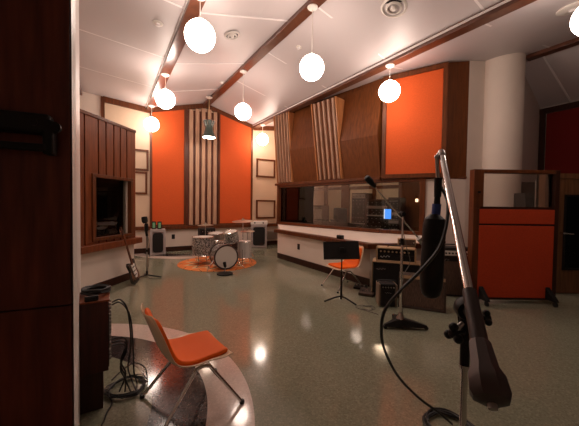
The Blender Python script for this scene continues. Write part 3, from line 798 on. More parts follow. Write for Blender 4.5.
script_logo(MB(), -L/2+.06, -D/2+.006, H-.12, .13).build('logo', STEEL, t)
cabz = H; cabroot = t; cab_c = Vector(t.location)
# cream amp head
t = amp_root('amplifier_head', 'cream amplifier head with black front on the large dark cabinet', 'amplifier', (cab_c.x-.005, cab_c.y, cabz), AR)
w, d, h_ = .555, .23, .205
mb = MB().box((0, 0, .008+.0), (w, d, .018)).box((0, 0, h_-.009), (w, d, .018)).box((-w/2+.012, 0, h_/2), (.024, d, h_)).box((w/2-.012, 0, h_/2), (.024, d, h_))
mb.build('cabinet', CREAMT, t, bevel=.006)
MB().box((0, .01, h_/2), (w-.04, d-.05, h_-.03)).build('chassis', TOLEX, t)
MB().box((0, -d/2+.03, .055), (w-.05, .01, .085)).build('grille', GRILLEK, t)
MB().box((0, -d/2+.03, .145), (w-.05, .014, .075)).build('control_panel', BLACKM, t)
for k in range(8): MB().lathe([(.014, 0), (.012, .02), (0, .02)], Matrix.Translation((-.21+k*.055, -d/2+.023, .145)) @ Matrix.Rotation(R(90), 4, 'X'), 10).build('knob', CREAMT, t)
script_logo(MB(), -.22, -d/2+.022, .06, .14).build('logo', WHITEP, t)
MB().tube(bez([(-.12, 0, h_), (-.08, 0, h_+.025), (.08, 0, h_+.025), (.12, 0, h_)], 4), .007, 6).build('carry_handle', RUBBER, t)
# small amp in front
c = at(386.5, 306, 3.92)
t = amp_root('practice_amplifier', 'small black amplifier with pale sides on the floor before the large dark cabinet', 'amplifier', (c.x, c.y+.02, 0), R(-6))
w, d, h_ = .245, .20, .315
MB().box((0, 0, h_/2+.005), (w-.05, d, h_-.01)).build('cabinet', TOLEX, t, bevel=.01)
for s in (-1, 1): MB().box((s*(w/2-.013), 0, h_/2), (.024, d+.01, h_-.02)).build('side_cheek', mat('amp_side', (.22, .15, .10), .6), t, bevel=.008)
MB().box((0, -d/2-.003, h_/2-.03), (w-.09, .008, h_-.11)).build('grille', GRILLEK, t)
MB().box((0, -d/2-.004, h_-.045), (w-.08, .012, .05)).build('control_panel', BLACKM, t)
for k in range(5): MB().cyl((-.07+k*.035, -d/2-.008, h_-.045), (-.07+k*.035, -d/2-.024, h_-.045), .009, n=10).build('knob', STEEL, t)
MB().tube(bez([(-.12, 0, h_-.005), (-.10, 0, h_+.02), (.10, 0, h_+.02), (.12, 0, h_-.005)], 4), .009, 6).build('carry_handle', RUBBER, t)
script_logo(MB(), -.04, -d/2-.01, h_-.12, .08, 0).build('logo', STEEL, t)
# brown combo, tilted back slightly
c = at(423, 310, 3.74)
t = amp_root('combo_amplifier', 'brown grille-cloth speaker cabinet on the floor behind the hanging microphone', 'amplifier', (c.x+.02, c.y+.10, 0), R(-22))
w, d, h_ = .57, .20, .43; sh = .06
def tb(mb, x0, x1, y0, y1, z0, z1):
    f = lambda z: sh*z/h_
    return mb.hexa([(x0, y0+f(z0), z0), (x1, y0+f(z0), z0), (x1, y1+f(z0), z0), (x0, y1+f(z0), z0), (x0, y0+f(z1), z1), (x1, y0+f(z1), z1), (x1, y1+f(z1), z1), (x0, y1+f(z1), z1)])
mb = MB(); tb(mb, -w/2, w/2, -d/2, d/2, 0, .025); tb(mb, -w/2, w/2, -d/2, d/2, h_-.025, h_); tb(mb, -w/2, -w/2+.025, -d/2, d/2, 0, h_); tb(mb, w/2-.025, w/2, -d/2, d/2, 0, h_); tb(mb, -w/2+.01, w/2-.01, -d/2+.04, d/2, .01, h_-.01)
mb.build('cabinet', TOLEXB, t, bevel=.006)
tb(MB(), -w/2+.025, w/2-.025, -d/2+.012, -d/2+.03, .03, h_-.03).build('grille', GRILLE, t)
mb = MB(); tb(mb, -w/2+.01, w/2-.01, -d/2-.004, -d/2+.02, h_-.045, h_-.005); mb.build('pale_top_edge', CREAMT, t)
# tall dark combo at the back
c = at(452.5, 298, 4.36)
t = amp_root('combo_amplifier', 'tall dark amplifier with a white control strip, right of the hanging microphone', 'amplifier', (c.x, c.y+.12, 0), R(-10))
w, d, h_ = .52, .25, .74
MB().box((0, 0, h_/2), (w, d, h_)).build('cabinet', TOLEX, t, bevel=.008)
MB().box((0, -d/2-.004, h_/2-.09), (w-.05, .01, h_-.24)).build('grille', GRILLE, t)
cp = MB().box((0, -d/2-.006, h_-.085), (w-.05, .012, .075)).build('control_panel', WHITEP, t, label='white control strip')
for k in range(9): MB().cyl((-.19+k*.047, -d/2-.012, h_-.085), (-.19+k*.047, -d/2-.03, h_-.085), .012, n=10).build('knob', BLACK, t)
script_logo(MB(), -.2, -d/2-.012, h_-.20, .15).build('logo', STEEL, t)
MB().tube(bez([(-.12, 0, h_-.002), (-.09, 0, h_+.03), (.09, 0, h_+.03), (.12, 0, h_-.002)], 4), .01, 6).build('carry_handle', RUBBER, t)
# small things on the ledge
c = at(407.5, 249, 4.42)
t = amp_root('small_amplifier', 'little cream box with a grille on the ledge below the control window', 'amplifier', (c.x, c.y+.04, .745), R(-20))
MB().box((0, 0, .055), (.26, .11, .11)).build('case', CREAMT, t, bevel=.006)
MB().box((0, -.057, .055), (.23, .006, .085)).build('grille', GRILLE, t)
for k in (-1, 1): MB().cyl((k*.1, -.058, .055), (k*.1, -.068, .055), .010, n=10).build('knob', STEEL, t)
c = K0+(K1-K0)*.757
t = amp_root('junction_box', 'small black box on the ledge edge above the music stand', 'box', (c.x, c.y, .725), R(-58))
MB().box((0, 0, .035), (.12, .08, .07)).build('case', BLACK, t, bevel=.006)
MB().cyl((.02, -.04, .035), (.02, -.055, .035), .014, n=12).cyl((-.03, -.04, .035), (-.03, -.055, .035), .014, n=12).build('socket', BLACKM, t)
# floor effects by the chair
for (px, py, w, d, h_, lab, m) in ((360.5, 288.5, .20, .14, .06, 'flat black box on the floor behind the far orange chair', BLACK), (367, 295, .22, .17, .09, 'dark brown pedal box on the floor left of the large dark cabinet', TOLEXB)):
    c = onz(px, py)
    t = thing('pedal', lab, 'pedal', (c.x, c.y, 0), R(-28), 'boxes on the floor near the amplifiers')
    MB().hexa([(-w/2, -d/2, 0), (w/2, -d/2, 0), (w/2, d/2, 0), (-w/2, d/2, 0), (-w/2, -d/2, h_*.5), (w/2, -d/2, h_*.5), (w/2, d/2, h_), (-w/2, d/2, h_)]).build('case', m, t, bevel=.004)
    for k in (-1, 0, 1): MB().cyl((k*w*.3, 0, h_*.5), (k*w*.3, -.01, h_*.75+.014), .013, n=10).build('footswitch', STEEL, t)

def cable(label, pts, r=.005, m=None, n=6, name='cable', group=None):
    return MB().tube(bez(pts, n), r, 6).build(name, m or CABLE, None, label=label, cat='cable', group=group)
def loops(c, r, turns, z, jit=.02, ph=0, sq=1.0):
    out = []
    for k in range(int(turns*10)):
        a = ph + k*2*PI/10; rr = r + random.uniform(-jit, jit)
        out.append((c[0]+rr*math.cos(a), c[1]+sq*rr*math.sin(a), z+random.uniform(0, .010)+.0004*k*(.0075/max(r, .02)*10)))
    return out
c = onz(366, 309)
cable('tangled grey cable on the floor left of the far microphone stand', [(1.12, 4.25, .012)]+loops((c.x, c.y), .09, 2.6, .008, .04)+[(c.x+.1, c.y-.2, .008), (.95, 3.75, .008)], .0035, CABLEG)

# ================================================================== FAR MICROPHONE STAND
c = onz(400, 327.5); bx, by = c.x, c.y
t = thing('microphone_stand', 'tall microphone stand with heavy wedge base before the amplifiers', 'microphone stand', (bx, by, 0))
top = at(401.5, 214, by)
for k, a in enumerate((R(-12), R(190), R(85))):
    ca, sa = math.cos(a), math.sin(a); r1 = .28 if k != 1 else .19
    M = Matrix.Rotation(a, 4, 'Z')
    lg = MB().hexa([M @ Vector(p) for p in ((0, -.07, .035), (r1, -.02, .02), (r1, .02, .02), (0, .07, .035), (0, -.04, .12), (r1, -.014, .05), (r1, .014, .05), (0, .04, .12))]).build('leg', BLACKM, t, bevel=.006)
    MB().lathe([(.022, -.012), (.022, .012)], M @ Matrix.Translation((r1-.01, 0, .022)) @ Matrix.Rotation(R(90), 4, 'X'), 14).build('caster', RUBBER, lg)
MB().lathe([(.05, .03), (.045, .11), (.025, .14), (.02, .17)], n=20).build('hub', STEEL, t)
MB().cyl((0, 0, .15), (0, 0, top.z-.3), .014).build('lower_pole', CHROME, t)
MB().cyl((0, 0, top.z-.35), (0, 0, top.z+.01), .010).build('upper_pole', CHROME, t)
MB().cyl((0, 0, top.z-.34), (0, 0, top.z-.27), .02).build('height_collar', BLACKM, t)
tl = top - Vector((bx, by, 0))
e0 = at(374, 186, by-.12) - Vector((bx, by, 0)); e1 = at(421, 241, by+.12) - Vector((bx, by, 0))
bm_ = MB().cyl(e0, e1, .009, n=10).build('boom', CHROME, t)
MB().cyl(e1 + (e0-e1).normalized()*-.05, e1 + (e0-e1).normalized()*.05, .03).build('counterweight', STEEL, bm_)
MB().ball(tl, .032, 14).cyl(tl+Vector((0, .0, -.03)), tl+Vector((0, 0, .02)), .022).build('swivel', BLACKM, t)
MB().cyl(tl+Vector((0, -.05, 0)), tl+Vector((.0, .05, 0)), .012).cyl(tl+Vector((0, -.06, 0)), tl+Vector((0, -.045, 0)), .025, n=10).build('clamp_knob', BLACK, t)
dirb = (e0-e1).normalized()
m0 = Vector((bx, by, 0)) + e0
t = thing('microphone', 'small black microphone on the end of the far boom arm', 'microphone', m0)
ax = (dirb*.7 + Vector((0, 0, .5))).normalized()
x, y, z = frame(dirb)
MB().lathe([(.012, -.02), (.020, 0), (.026, .03), (.032, .08), (.034, .11), (.026, .135), (0, .142)], basis((0, 0, 0), x, y, z), 18).build('body', BLACK, t)
MB().lathe([(.035, .068), (.036, .076), (.035, .084)], basis((0, 0, 0), x, y, z), 18).build('band', BLACKM, t)
cable('grey cable falling from the far microphone stand to the dark amplifier', [at(401, 220, by+.02), at(406, 245, by+.1), at(410, 262, by+.15), at(404, 275, by+.12), at(401, 300, by+.03), onz(408, 329), onz(425, 332)], .004, CABLEG)

# ================================================================== FOREGROUND STAND
tip = at(441.5, 153, 1.32); cw = at(488, 384, .60); dr = (cw-tip).normalized(); Lb = (cw-tip).length
pole_p = at(463.5, 426, .93); px_, py_ = pole_p.x, .80
pole_p = at(464, 380, .80); px_, py_ = pole_p.x, pole_p.y
t = thing('boom_stand', 'large chrome studio boom stand close to the camera', 'microphone stand', (px_, py_, 0))
o = Vector((px_, py_, 0))
def fp(s): return tip + dr*s - o
sj = None
MB().cyl(fp(0), fp(Lb*.80), .0128, n=20).build('boom_tube', CHROME, t)
g_end = Lb*.80
# find parameter of pixel rows along the boom
def s_at(py):
    best = min(range(0, 900), key=lambda k: abs(proj(tip + dr*(Lb*k/700))[1]-py)); return Lb*best/700
def proj(P):
    d = P-CAM; z = d.dot(_f); return (289.5+FPX*d.dot(_r)/z, 213-FPX*d.dot(_u)/z)
s1, s2, s3 = s_at(291), s_at(342), s_at(383)
x, y, z = frame(dr)
MB().cyl(fp(s1), fp(s2+.03), .0170, .0195, 22).build('dark_sleeve', GRIPM, t)
s4 = s_at(404); cl = s4-s2
MB().lathe([(.021, 0), (.0235, cl*.04), (.0285, cl*.46), (.037, cl*.60), (.0395, cl*.86), (.034, cl*.95), (.020, cl), (0, cl)], basis(fp(s2), x, y, z), 8).build('counterweight', GRIPM, t)
MB().lathe([(.0, cl-.02), (.009, cl-.02), (.009, cl+.010), (0, cl+.012)], basis(fp(s2), x, y, z), 14).build('weight_bolt', STEEL, t)
MB().lathe([(.0140, -.012), (.0160, 0), (.0160, .03), (.0140, .035)], basis(fp(0), x, y, z), 20).build('tip_collar', STEEL, t)
# vertical pole and clamp
sc = s_at(322); pc = fp(sc)
zt_ = pc.z
MB().cyl((0, 0, .10), (0, 0, zt_-.03), .0090, n=16).build('pole', CHROME, t)
MB().cyl((0, 0, zt_-.16), (0, 0, zt_-.03), .0125, n=16).cyl((0, 0, zt_-.05), (0, 0, zt_+.02), .016, n=16).build('pole_sleeve', BLACKM, t)
MB().cyl((0, 0, zt_-.168), (0, 0, zt_-.158), .014, n=16).build('pole_ring', CHROME, t)
MB().cyl((0, 0, zt_), pc, .013, n=14).build('clamp_arm', BLACKM, t)
MB().lathe([(.026, -.02), (.030, -.01), (.030, .01), (.026, .02)], basis(Vector((0, 0, zt_)), *frame(Vector((.25, 1, .1)))), 20).build('clamp_disc', BLACKM, t)
def wing_knob(c, axis, r, name='wing_knob'):
    x, y, z = frame(axis, (0, 0, 1)); M = basis(c, x, y, z); mb = MB()
    mb.lathe([(.005, -.03), (.005, 0), (.012, 0), (.013, .008), (.011, .018), (0, .02)], M, 16)
    for k in (0, 1, 2): mb.ball(c+z*.009+(x*math.cos(k*2*PI/3)+y*math.sin(k*2*PI/3))*r*.62, r*.45, 12)
    mb.build(name, BLACK, t, bevel=.003)
kp = at(456, 333, py_-.02) - o; wing_knob(kp, (-1, -.35, .0), .028)
kp = at(483, 318, py_) - o; wing_knob(kp, (1, -.35, .1), .022)
MB().cyl(at(452, 332, py_-.02)-o, Vector((0, 0, zt_-.035)), .007).cyl(at(482, 318, py_)-o, Vector((0, 0, zt_+.0)), .007).build('clamp_screw', STEEL, t)
# wire loop of the clamp left of the sleeve
lp = [at(463+ (4.5)*math.cos(a), 312+16*math.sin(a), py_+.02)-o for a in [k*2*PI/16 for k in range(16)]]
MB().tube(lp, .0035, 6, closed=True).build('clamp_ring', BLACKM, t)
MB().ball(at(465, 318, py_+.0)-o, .006, 10).build('red_knob', RED, t)
for a in (R(95), R(215), R(335)):
    ca, sa = math.cos(a), math.sin(a)
    MB().tube([(0, 0, .28), (.20*ca, .20*sa, .16), (.44*ca, .44*sa, .02)], [.012, .012, .011], 10).build('leg', CHROME, t)
MB().cyl((0, 0, .08), (0, 0, .31), .022, n=16).build('leg_hub', BLACKM, t)

# hanging microphone
YM = 1.30
mt = at(438, 160, YM)
t = thing('studio_microphone', 'long black studio microphone hanging from the foreground boom', 'microphone', at(430, 297, YM))
o2 = Vector(t.location)
def mp(px, py, Y=YM): return at(px, py, Y) - o2
MB().cyl(mp(439.5, 154, 1.315), mp(436.5, 157), .009).ball(mp(437, 157), .012, 12).build('swivel_joint', STEEL, t)
MB().cyl(mp(437, 158), mp(438.0, 181), .0085, n=14).build('swivel_rod', STEEL, t)
MB().cyl(mp(438.2, 178), mp(437.6, 197), .0165, .0150, n=16).cyl(mp(437.8, 188), mp(441.8, 189), .011, n=10).build('clamp', BLACK, t)
MB().cyl(mp(437.4, 197), mp(436.8, 207), .012, .014, n=16).build('connector', BLACKM, t)
MB().cyl(mp(436.8, 204), mp(435.6, 217), .0185, .0185, n=16).build('blue_sleeve', BLUE, t, label='dark blue sleeve')
a = mp(434.8, 214); b = mp(430.4, 298); x, y, z = frame(b-a); Lm = (b-a).length
MB().lathe([(0, 0), (.018, .0), (.026, .008), (.042, .022), (.047, .05), (.048, .11), (.046, .12), (.046, .125), (.048, .135), (.0485, Lm-.09), (.046, Lm-.05), (.038, Lm-.018), (.024, Lm-.004), (0, Lm)], basis(a, x, y, z), 28).build('body', BLACK, t)
mb = MB(); mb.lathe([(.0488, .0), (.0495, .004), (.0488, .008)], basis(a+z*.118, x, y, z), 28, caps=False)
mb.build('seam_ring', BLACKM, t)
MB().box((0, 0, 0), (.006, .006, .20), basis(a+z*.22+x*.0-y*.0, x, y, z)@Matrix.Translation((.047, 0, 0))).build('rib', BLUE, t)
cable('black cable looping from the hanging microphone down to the floor', [at(440, 187, 1.30), at(445.5, 195, 1.27), at(448, 207, 1.22), at(446, 227, 1.19), at(439, 248, 1.17), at(424, 267, 1.16), at(401, 290, 1.17), at(386, 308, 1.2), at(381.5, 326, 1.24), at(384, 348, 1.32), at(398, 376, 1.45), at(419, 398, 1.6), at(438, 412, 1.66), onz(452, 424, .012)], .0068, CABLE, 8)
c = onz(450, 430)
mb = MB(); mb.tube(bez(loops((c.x, c.y), .135, 5, .010, .02), 3), .0068, 6).build('cable_coil', CABLE, None, label='black cable coiled on the floor at the foot of the boom stand', cat='cable')

# ================================================================== GOBO
gY = 4.12
gl = at(471.5, 205, gY).x; gr = at(556, 205, gY).x
t = thing('gobo_screen', 'movable orange fabric sound screen with a glazed top and walnut frame', 'sound screen', ((gl+gr)/2, gY, 0))
gx = (gr-gl)/2; H = 1.885; zb = .05; zm = 1.33; zm2 = 1.10
def gb_(x0, x1, y0, y1, z0, z1): return MB().hexa([(x0, y0, z0), (x1, y0, z0), (x1, y1, z0), (x0, y1, z0), (x0, y0, z1), (x1, y0, z1), (x1, y1, z1), (x0, y1, z1)])
gb_(-gx, -gx+.135, -.05, .06, zm+.01, H).build('stile', W_TRIM, t, bevel=.003)
gb_(-gx, -gx+.085, -.05, .06, zb, zm+.01).build('stile', W_TRIM, t, bevel=.003)
gb_(gx-.06, gx, -.05, .06, zb, H).build('stile', W_DARK, t, bevel=.003)
gb_(-gx+.135, gx-.06, -.05, .06, H-.05, H).build('top_rail', W_TRIM, t, bevel=.003)
gb_(-gx+.085, gx-.06, -.05, .06, zm, zm+.035).build('middle_rail', W_DARK, t, bevel=.003)
gb_(-gx+.085, gx-.06, -.045, .05, zm2, zm2+.025).build('lower_rail', W_DARK, t)
gb_(-gx+.085, gx-.06, -.05, .06, zb, zb+.03).build('bottom_rail', W_DARK, t)
gb_(-gx+.085, gx-.06, -.055, .05, zm2+.025, zm).build('upper_fabric', ORANGE_SHADED, t, bevel=.005)
gb_(-gx+.085, gx-.06, -.055, .05, zb+.03, zm2).build('lower_fabric', ORANGE_SHADED, t, bevel=.005)
gb_(-gx+.135, gx-.06, -.003, .003, zm+.035, H-.05).build('pane', GLASS, t, smooth=False)
gb_(-gx+.05, -gx+.09, -.056, -.05, 1.55, 1.58).build('catch_plate', BLACKM, t)
for s in (-1, 1):
    x_ = -gx+.13 if s < 0 else gx-.13
    f = MB().hexa([(x_-.03, -.22, .07), (x_+.03, -.22, .07), (x_+.03, -.06, .07), (x_-.03, -.06, .07), (x_-.03, -.20, .10), (x_+.03, -.20, .10), (x_+.03, -.06, .24), (x_-.03, -.06, .24)]).build('foot_bracket', BLACKM, t, bevel=.004)
    MB().lathe([(.032, -.012), (.032, .012)], Matrix.Translation((x_, -.19, .033)) @ Matrix.Rotation(R(90), 4, 'Y'), 16).build('caster', RUBBER, f)
    f = MB().hexa([(x_-.03, .06, .07), (x_+.03, .06, .07), (x_+.03, .22, .07), (x_-.03, .22, .07), (x_-.03, .06, .24), (x_+.03, .06, .24), (x_+.03, .20, .10), (x_-.03, .20, .10)]).build('foot_bracket', BLACKM, t, bevel=.004)
    MB().lathe([(.032, -.012), (.032, .012)], Matrix.Translation((x_, .19, .033)) @ Matrix.Rotation(R(90), 4, 'Y'), 16).build('caster', RUBBER, f)
# things behind its glass
c = at(528, 200, 4.85)
t = thing('stored_cabinet', 'tall dark cabinet seen through the glass of the orange sound screen', 'cabinet', (c.x, c.y+.05, 0))
MB().box((0, 0, .80), (.22, .24, 1.60)).build('body', TOLEX, t, bevel=.006)
MB().box((0, -.125, .78), (.20, .01, 1.48)).build('front_grille', GRILLEK, t)
c = at(535.5, 200, 4.60)
t = thing('upright_pole', 'thin grey pole standing behind the glass of the orange sound screen', 'pole', (c.x, c.y, 0))
MB().cyl((0, 0, .02), (0, 0, 1.80), .009).build('pole', STEEL, t)
MB().lathe([(.11, 0), (.11, .012), (.03, .03)], n=20).build('base', BLACKM, t)

# ================================================================== CABLE BOX AT THE LEFT
bd = Vector((-.53, .85, 0)).normalized(); bw = Vector((-.85, -.53, 0)).normalized()
FR = at(108.5, 340, 1.85); FR.z = 0
t = thing('connector_box', 'dark wooden cable box with plugs on a pedestal beside the near left wall', 'cable box', FR)
z1b = .715; z0b = .262
def bp(a, b, z): return FR + bw*a + bd*b + Vector((0, 0, z))
def bbox(a0, a1, b0, b1, z0, z1): return MB().hexa([bp(a0, b0, z0), bp(a1, b0, z0), bp(a1, b1, z0), bp(a0, b1, z0), bp(a0, b0, z1), bp(a1, b0, z1), bp(a1, b1, z1), bp(a0, b1, z1)])
bbox(0, .205, 0, .26, z0b, z1b).build('body', W_BOX, t, world=True, bevel=.003)
bbox(-.008, .205, -.006, .265, z1b, z1b+.012).build('top_board', W_PANEL, t, world=True, bevel=.003)
bbox(.03, .19, .04, .23, 0, z0b).build('pedestal', W_DARK, t, world=True, bevel=.003)
bbox(-.004, 0, .015, .245, z0b+.02, z1b-.02).build('socket_plate', BLACKM, t, world=True)
for k in range(8):
    for j in range(3):
        c = bp(-.004, .06+.07*j, z1b-.06-k*.048)
        MB().cyl(c, c-bw*.012, .012, n=10).build('socket', STEEL, t, world=True)
zt2 = z1b+.012
c = bp(.07, .17, zt2+.012)
MB().tube(bez([(p[0], p[1], p[2]) for p in loops((c.x, c.y), .072, 7, c.z-.004, .012)], 2), .0075, 6).build('cable_coil', CABLE, None, label='black cable coiled on top of the dark cable box', cat='cable')
c = bp(.09, .015, zt2)
t = thing('junction_box', 'small black box on the front edge of the dark cable box', 'box', c, math.atan2(bw.y, bw.x))
MB().box((0, 0, .016), (.075, .03, .032)).build('case', BLACK, t, bevel=.006)
MB().box((.0, .017, .016), (.04, .006, .018)).build('socket', BLACKM, t)
co = onz(127, 389)
grp = 'cables plugged into the dark box'
for k, (zz, pxy, fl_) in enumerate(((.69, (128, 312), (131, 378)), (.66, (130, 316), (137, 384)))):
    c = bp(-.02, .05+.04*k, zz)
    m1 = at(pxy[0], pxy[1], 1.95)
    cable(('black cable plugged in highest on the dark box, dropping to the floor coil', 'black cable plugged in just below the highest one on the dark box')[k], [c, c-bw*.05+Vector((0, 0, .008)), m1, at(131+k*2, 345, 2.0), at(fl_[0]-3, fl_[1]-12, 2.05), onz(*fl_, .012), (co.x+.10, co.y-.05-.04*k, .012)], .005, group=grp)
for k, zz in enumerate((.43, .39, .35)):
    c = bp(-.02, .08+.04*k, zz)
    cable(('topmost of the three low cables hanging from the dark box', 'middle one of the three low cables hanging from the dark box', 'lowest of the three low cables hanging from the dark box')[k], [c, c-bw*.06, c-bw*.09+Vector((0, 0, -.05)), c-bw*.05+Vector((0, 0, -.16)), c-bw*.08+Vector((0, 0, -.26)) , (co.x-.02+.04*k, co.y-.06, .02)], .005, group=grp)
MB().tube(bez(loops((co.x, co.y), .125, 7, .008, .022), 2), .0045, 6).build('cable_coil', CABLE, None, label='messy black cable coil on the floor beside the dark cable box', cat='cable')
cable('black cable trailing from the floor coil toward the bottom edge', [(co.x-.1, co.y-.08, .02), onz(112, 402, .008), onz(107, 412, .008), onz(104, 420, .008), onz(100, 428, .008), onz(93, 440, .008)], .005)
cable('thin black cable curving from the floor coil toward the foreground chair', [(co.x+.11, co.y, .03), at(147, 392, 2.1), at(146, 370, 2.2), at(137, 363, 2.3), at(128, 366, 2.3), onz(118, 374, .01), onz(112, 380, .01)], .0045)

# ================================================================== GUITAR
ba = onz(136.5, 283.5); hd = at(119.5, 227, 4.62)
ba = Vector((ba.x-.0, ba.y, .012)); zax = (hd-ba).normalized(); Lg = (hd-ba).length
front = Vector((.96, .16, 0)); front = (front - zax*front.dot(zax)).normalized(); xax = front.cross(zax)*-1
t = thing('electric_guitar', 'dark sunburst electric guitar leaning on the ledge under the left booth window', 'guitar', ba)
M = basis(ba, xax, -front, zax)           # local: x across, -y front, z up the neck
def gp(x, y, z): return M @ Vector((x, y, z))
sg = Lg/1.0
outl = [(0, 0), (.09, .005), (.150, .05), (.168, .12), (.150, .19), (.118, .24), (.125, .30), (.140, .36), (.120, .405), (.085, .40), (.055, .36), (.0, .345), (-.045, .35), (-.075, .385), (-.115, .40), (-.145, .36), (-.130, .30), (-.112, .24), (-.140, .18), (-.160, .11), (-.145, .05), (-.085, .008)]
PM = Matrix(((1, 0, 0, 0), (0, 0, 1, 0), (0, 1, 0, 0), (0, 0, 0, 1)))
bmx = MB(); bmx.prism([(a*sg, b*sg) for a, b in outl], -.02, .022, M @ PM); bmx.build('body', mat('guitar_black', (.02, .012, .010), .18, coat=.6), t, world=True, bevel=.008)
pg = [(-.02, .10), (.07, .09), (.11, .14), (.085, .22), (.09, .33), (.03, .35), (-.03, .34), (-.07, .34), (-.05, .22)]
MB().prism([(a*sg*.8, b*sg) for a, b in pg], -.026, -.0205, M @ PM).build('pickguard', WHITEP, t, world=True)
MB().hexa([gp(-.028, -.03, .33*sg), gp(.028, -.03, .33*sg), gp(.028, -.012, .33*sg), gp(-.028, -.012, .33*sg), gp(-.021, -.03, .86*sg), gp(.021, -.03, .86*sg), gp(.021, -.012, .86*sg), gp(-.021, -.012, .86*sg)]).build('neck', W_TRIM, t, world=True, bevel=.004)
hdst = MB().prism([(-.022, .86*sg), (.022, .86*sg), (.045, .90*sg), (.03, .98*sg), (-.01, 1.0*sg), (-.03, .96*sg), (-.03, .90*sg)], -.02, -.004, M @ PM).build('headstock', W_DARK, t, world=True)
for k in range(6): MB().cyl(gp(-.028, -.012, (.885+k*.015)*sg), gp(-.05, -.012, (.885+k*.015)*sg), .006, n=8).build('tuning_peg', CHROME, hdst, world=True)
for z_ in (.15, .22, .29): MB().hexa([gp(-.04, -.031, (z_-.008)*sg), gp(.04, -.031, (z_-.008)*sg), gp(.04, -.024, (z_-.008)*sg), gp(-.04, -.024, (z_-.008)*sg), gp(-.04, -.031, (z_+.008)*sg), gp(.04, -.031, (z_+.008)*sg), gp(.04, -.024, (z_+.008)*sg), gp(-.04, -.024, (z_+.008)*sg)]).build('pickup', BLACK, t, world=True)

# near-back microphone stand by the guitar
c = onz(147, 277.5)
t = thing('microphone_stand', 'microphone stand beside the leaning guitar with dark upright microphone', 'microphone stand', (c.x, c.y, 0))
Hm = at(144.5, 236, c.y).z
MB().lathe([(.03, .04), (.02, .06), (.02, .12)], n=14).build('hub', BLACKM, t)
for a in (R(0), R(125), R(235)): MB().tube([(0, 0, .05), (.26*math.cos(a), .26*math.sin(a), .014)], .013, 8).build('leg', BLACKM, t)
MB().cyl((0, 0, .04), (0, 0, Hm), .013).build('pole', STEEL, t)
MB().cyl((0, 0, Hm*.62), (0, 0, Hm*.68), .02).build('clutch', BLACKM, t)
MB().cyl((-.0, 0, Hm), (-.012, 0, Hm+.08), .02).build('shock_mount', BLACKM, t)
t = thing('microphone', 'dark microphone upright on the stand beside the leaning guitar', 'microphone', (c.x-.012, c.y, Hm+.08))
MB().lathe([(.02, 0), (.034, .02), (.036, .11), (.03, .14), (.016, .15)], n=18).build('body', BLACK, t)
MB().lathe([(.0, .15), (.03, .15), (.05, .18), (.052, .24), (.045, .27), (0, .275)], Matrix.Rotation(R(-8), 4, 'Y'), 18).build('head', GRILLEK, t)
cable('black cable hanging beside the guitar microphone stand', [(c.x+.02, c.y-.02, Hm), (c.x+.06, c.y-.03, Hm-.2), (c.x+.04, c.y-.02, Hm-.5), (c.x+.02, c.y-.03, .12), (c.x+.08, c.y-.08, .01), (c.x+.3, c.y-.1, .008)], .004)

# ================================================================== SPEAKERS BY THE BACK WALL
def back_speaker(px0, px1, pyb, Y, w, h_, d, rz, label, top=None):
    c = at((px0+px1)/2, pyb, Y)
    t = thing('floor_speaker', label, 'speaker', (c.x, c.y+d/2, 0), rz)
    fw = .055
    mb = MB().box((0, .02, h_/2), (w-.01, d-.04, h_-.02))
    mb.build('cabinet', GREY, t, bevel=.004)
    mb = MB()
    mb.box((-w/2+fw/2, -d/2+.01, h_/2), (fw, .03, h_-.03)).box((w/2-fw/2, -d/2+.01, h_/2), (fw, .03, h_-.03)).box((0, -d/2+.01, .015+fw/2), (w-2*fw, .03, fw)).box((0, -d/2+.01, h_-.015-fw*.6), (w-2*fw, .03, fw*1.2))
    mb.build('front_frame', GREY, t, bevel=.003)
    rr = .07; ww, hh = w/2-fw-.008, h_/2-.09; poly = []
    for cx_, cz_, a0 in ((ww-rr, hh-rr, 0), (-ww+rr, hh-rr, 90), (-ww+rr, -hh+rr, 180), (ww-rr, -hh+rr, 270)):
        for k in range(5): a = R(a0+k*22.5); poly.append((cx_+rr*math.cos(a), cz_+rr*math.sin(a)))
    MB().prism(poly, -.02, .0, Matrix.Translation((0, -d/2-.010, h_/2-.01)) @ PM).build('grille', GRILLEK, t)
    for sx in (-1, 1):
        for sy in (-1, 1): MB().ball((sx*(w/2-.05), sy*(d/2-.05), .015), .015, 8).build('foot', RUBBER, t)
    if top:
        tp = MB().box((0, 0, h_+.04), (w+.03, d, .10)).build('control_top', WHITEP, t, bevel=.005, label='white control box on top')
        for sx in (-.13, .13): MB().cyl((sx, -d/2, h_+.04), (sx, -d/2-.02, h_+.04), .022, n=12).build('knob', BLACK, tp)
    return t, c
sp1, c1 = back_speaker(147.5, 162, 254.5, 7.45, .37, .68, .34, R(26), 'grey speaker cabinet in the left back corner with small boxes on top')
sp2, c2 = back_speaker(250.3, 266.5, 247, 9.0, .49, .74, .36, R(4), 'grey speaker cabinet with a white control box in the right back corner', True)
for k, dx in enumerate((-.09, .06)):
    l = Vector(sp1.location)
    t = thing('small_device', ('left one of the two dark boxes with green faces on the left back speaker', 'right one of the two dark boxes with green faces on the left back speaker')[k], 'device', (l.x+dx, l.y-.03, .672), R(26), 'green-faced boxes on the left speaker')
    MB().box((0, 0, .10), (.10, .09, .20)).build('case', BLACK, t, bevel=.006)
    MB().box((0, -.048, .10), (.06, .006, .14)).build('green_face', GREENF, t)
# louvred heater on the back wall
t = thing('wall_heater', 'grey louvred heater on the back wall right of the white-topped speaker', 'heater', U(4.55, VB-.03, .17))
MB().ubox(4.2, 4.9, VB-.12, VB-.05, .20, .48).build('housing', GREY, t, world=True, bevel=.005)
mb = MB()
for k in range(6): mb.ubox(4.23, 4.87, VB-.14, VB-.12, .23+k*.04, .245+k*.04)
mb.build('louvre', STEEL, t, world=True)

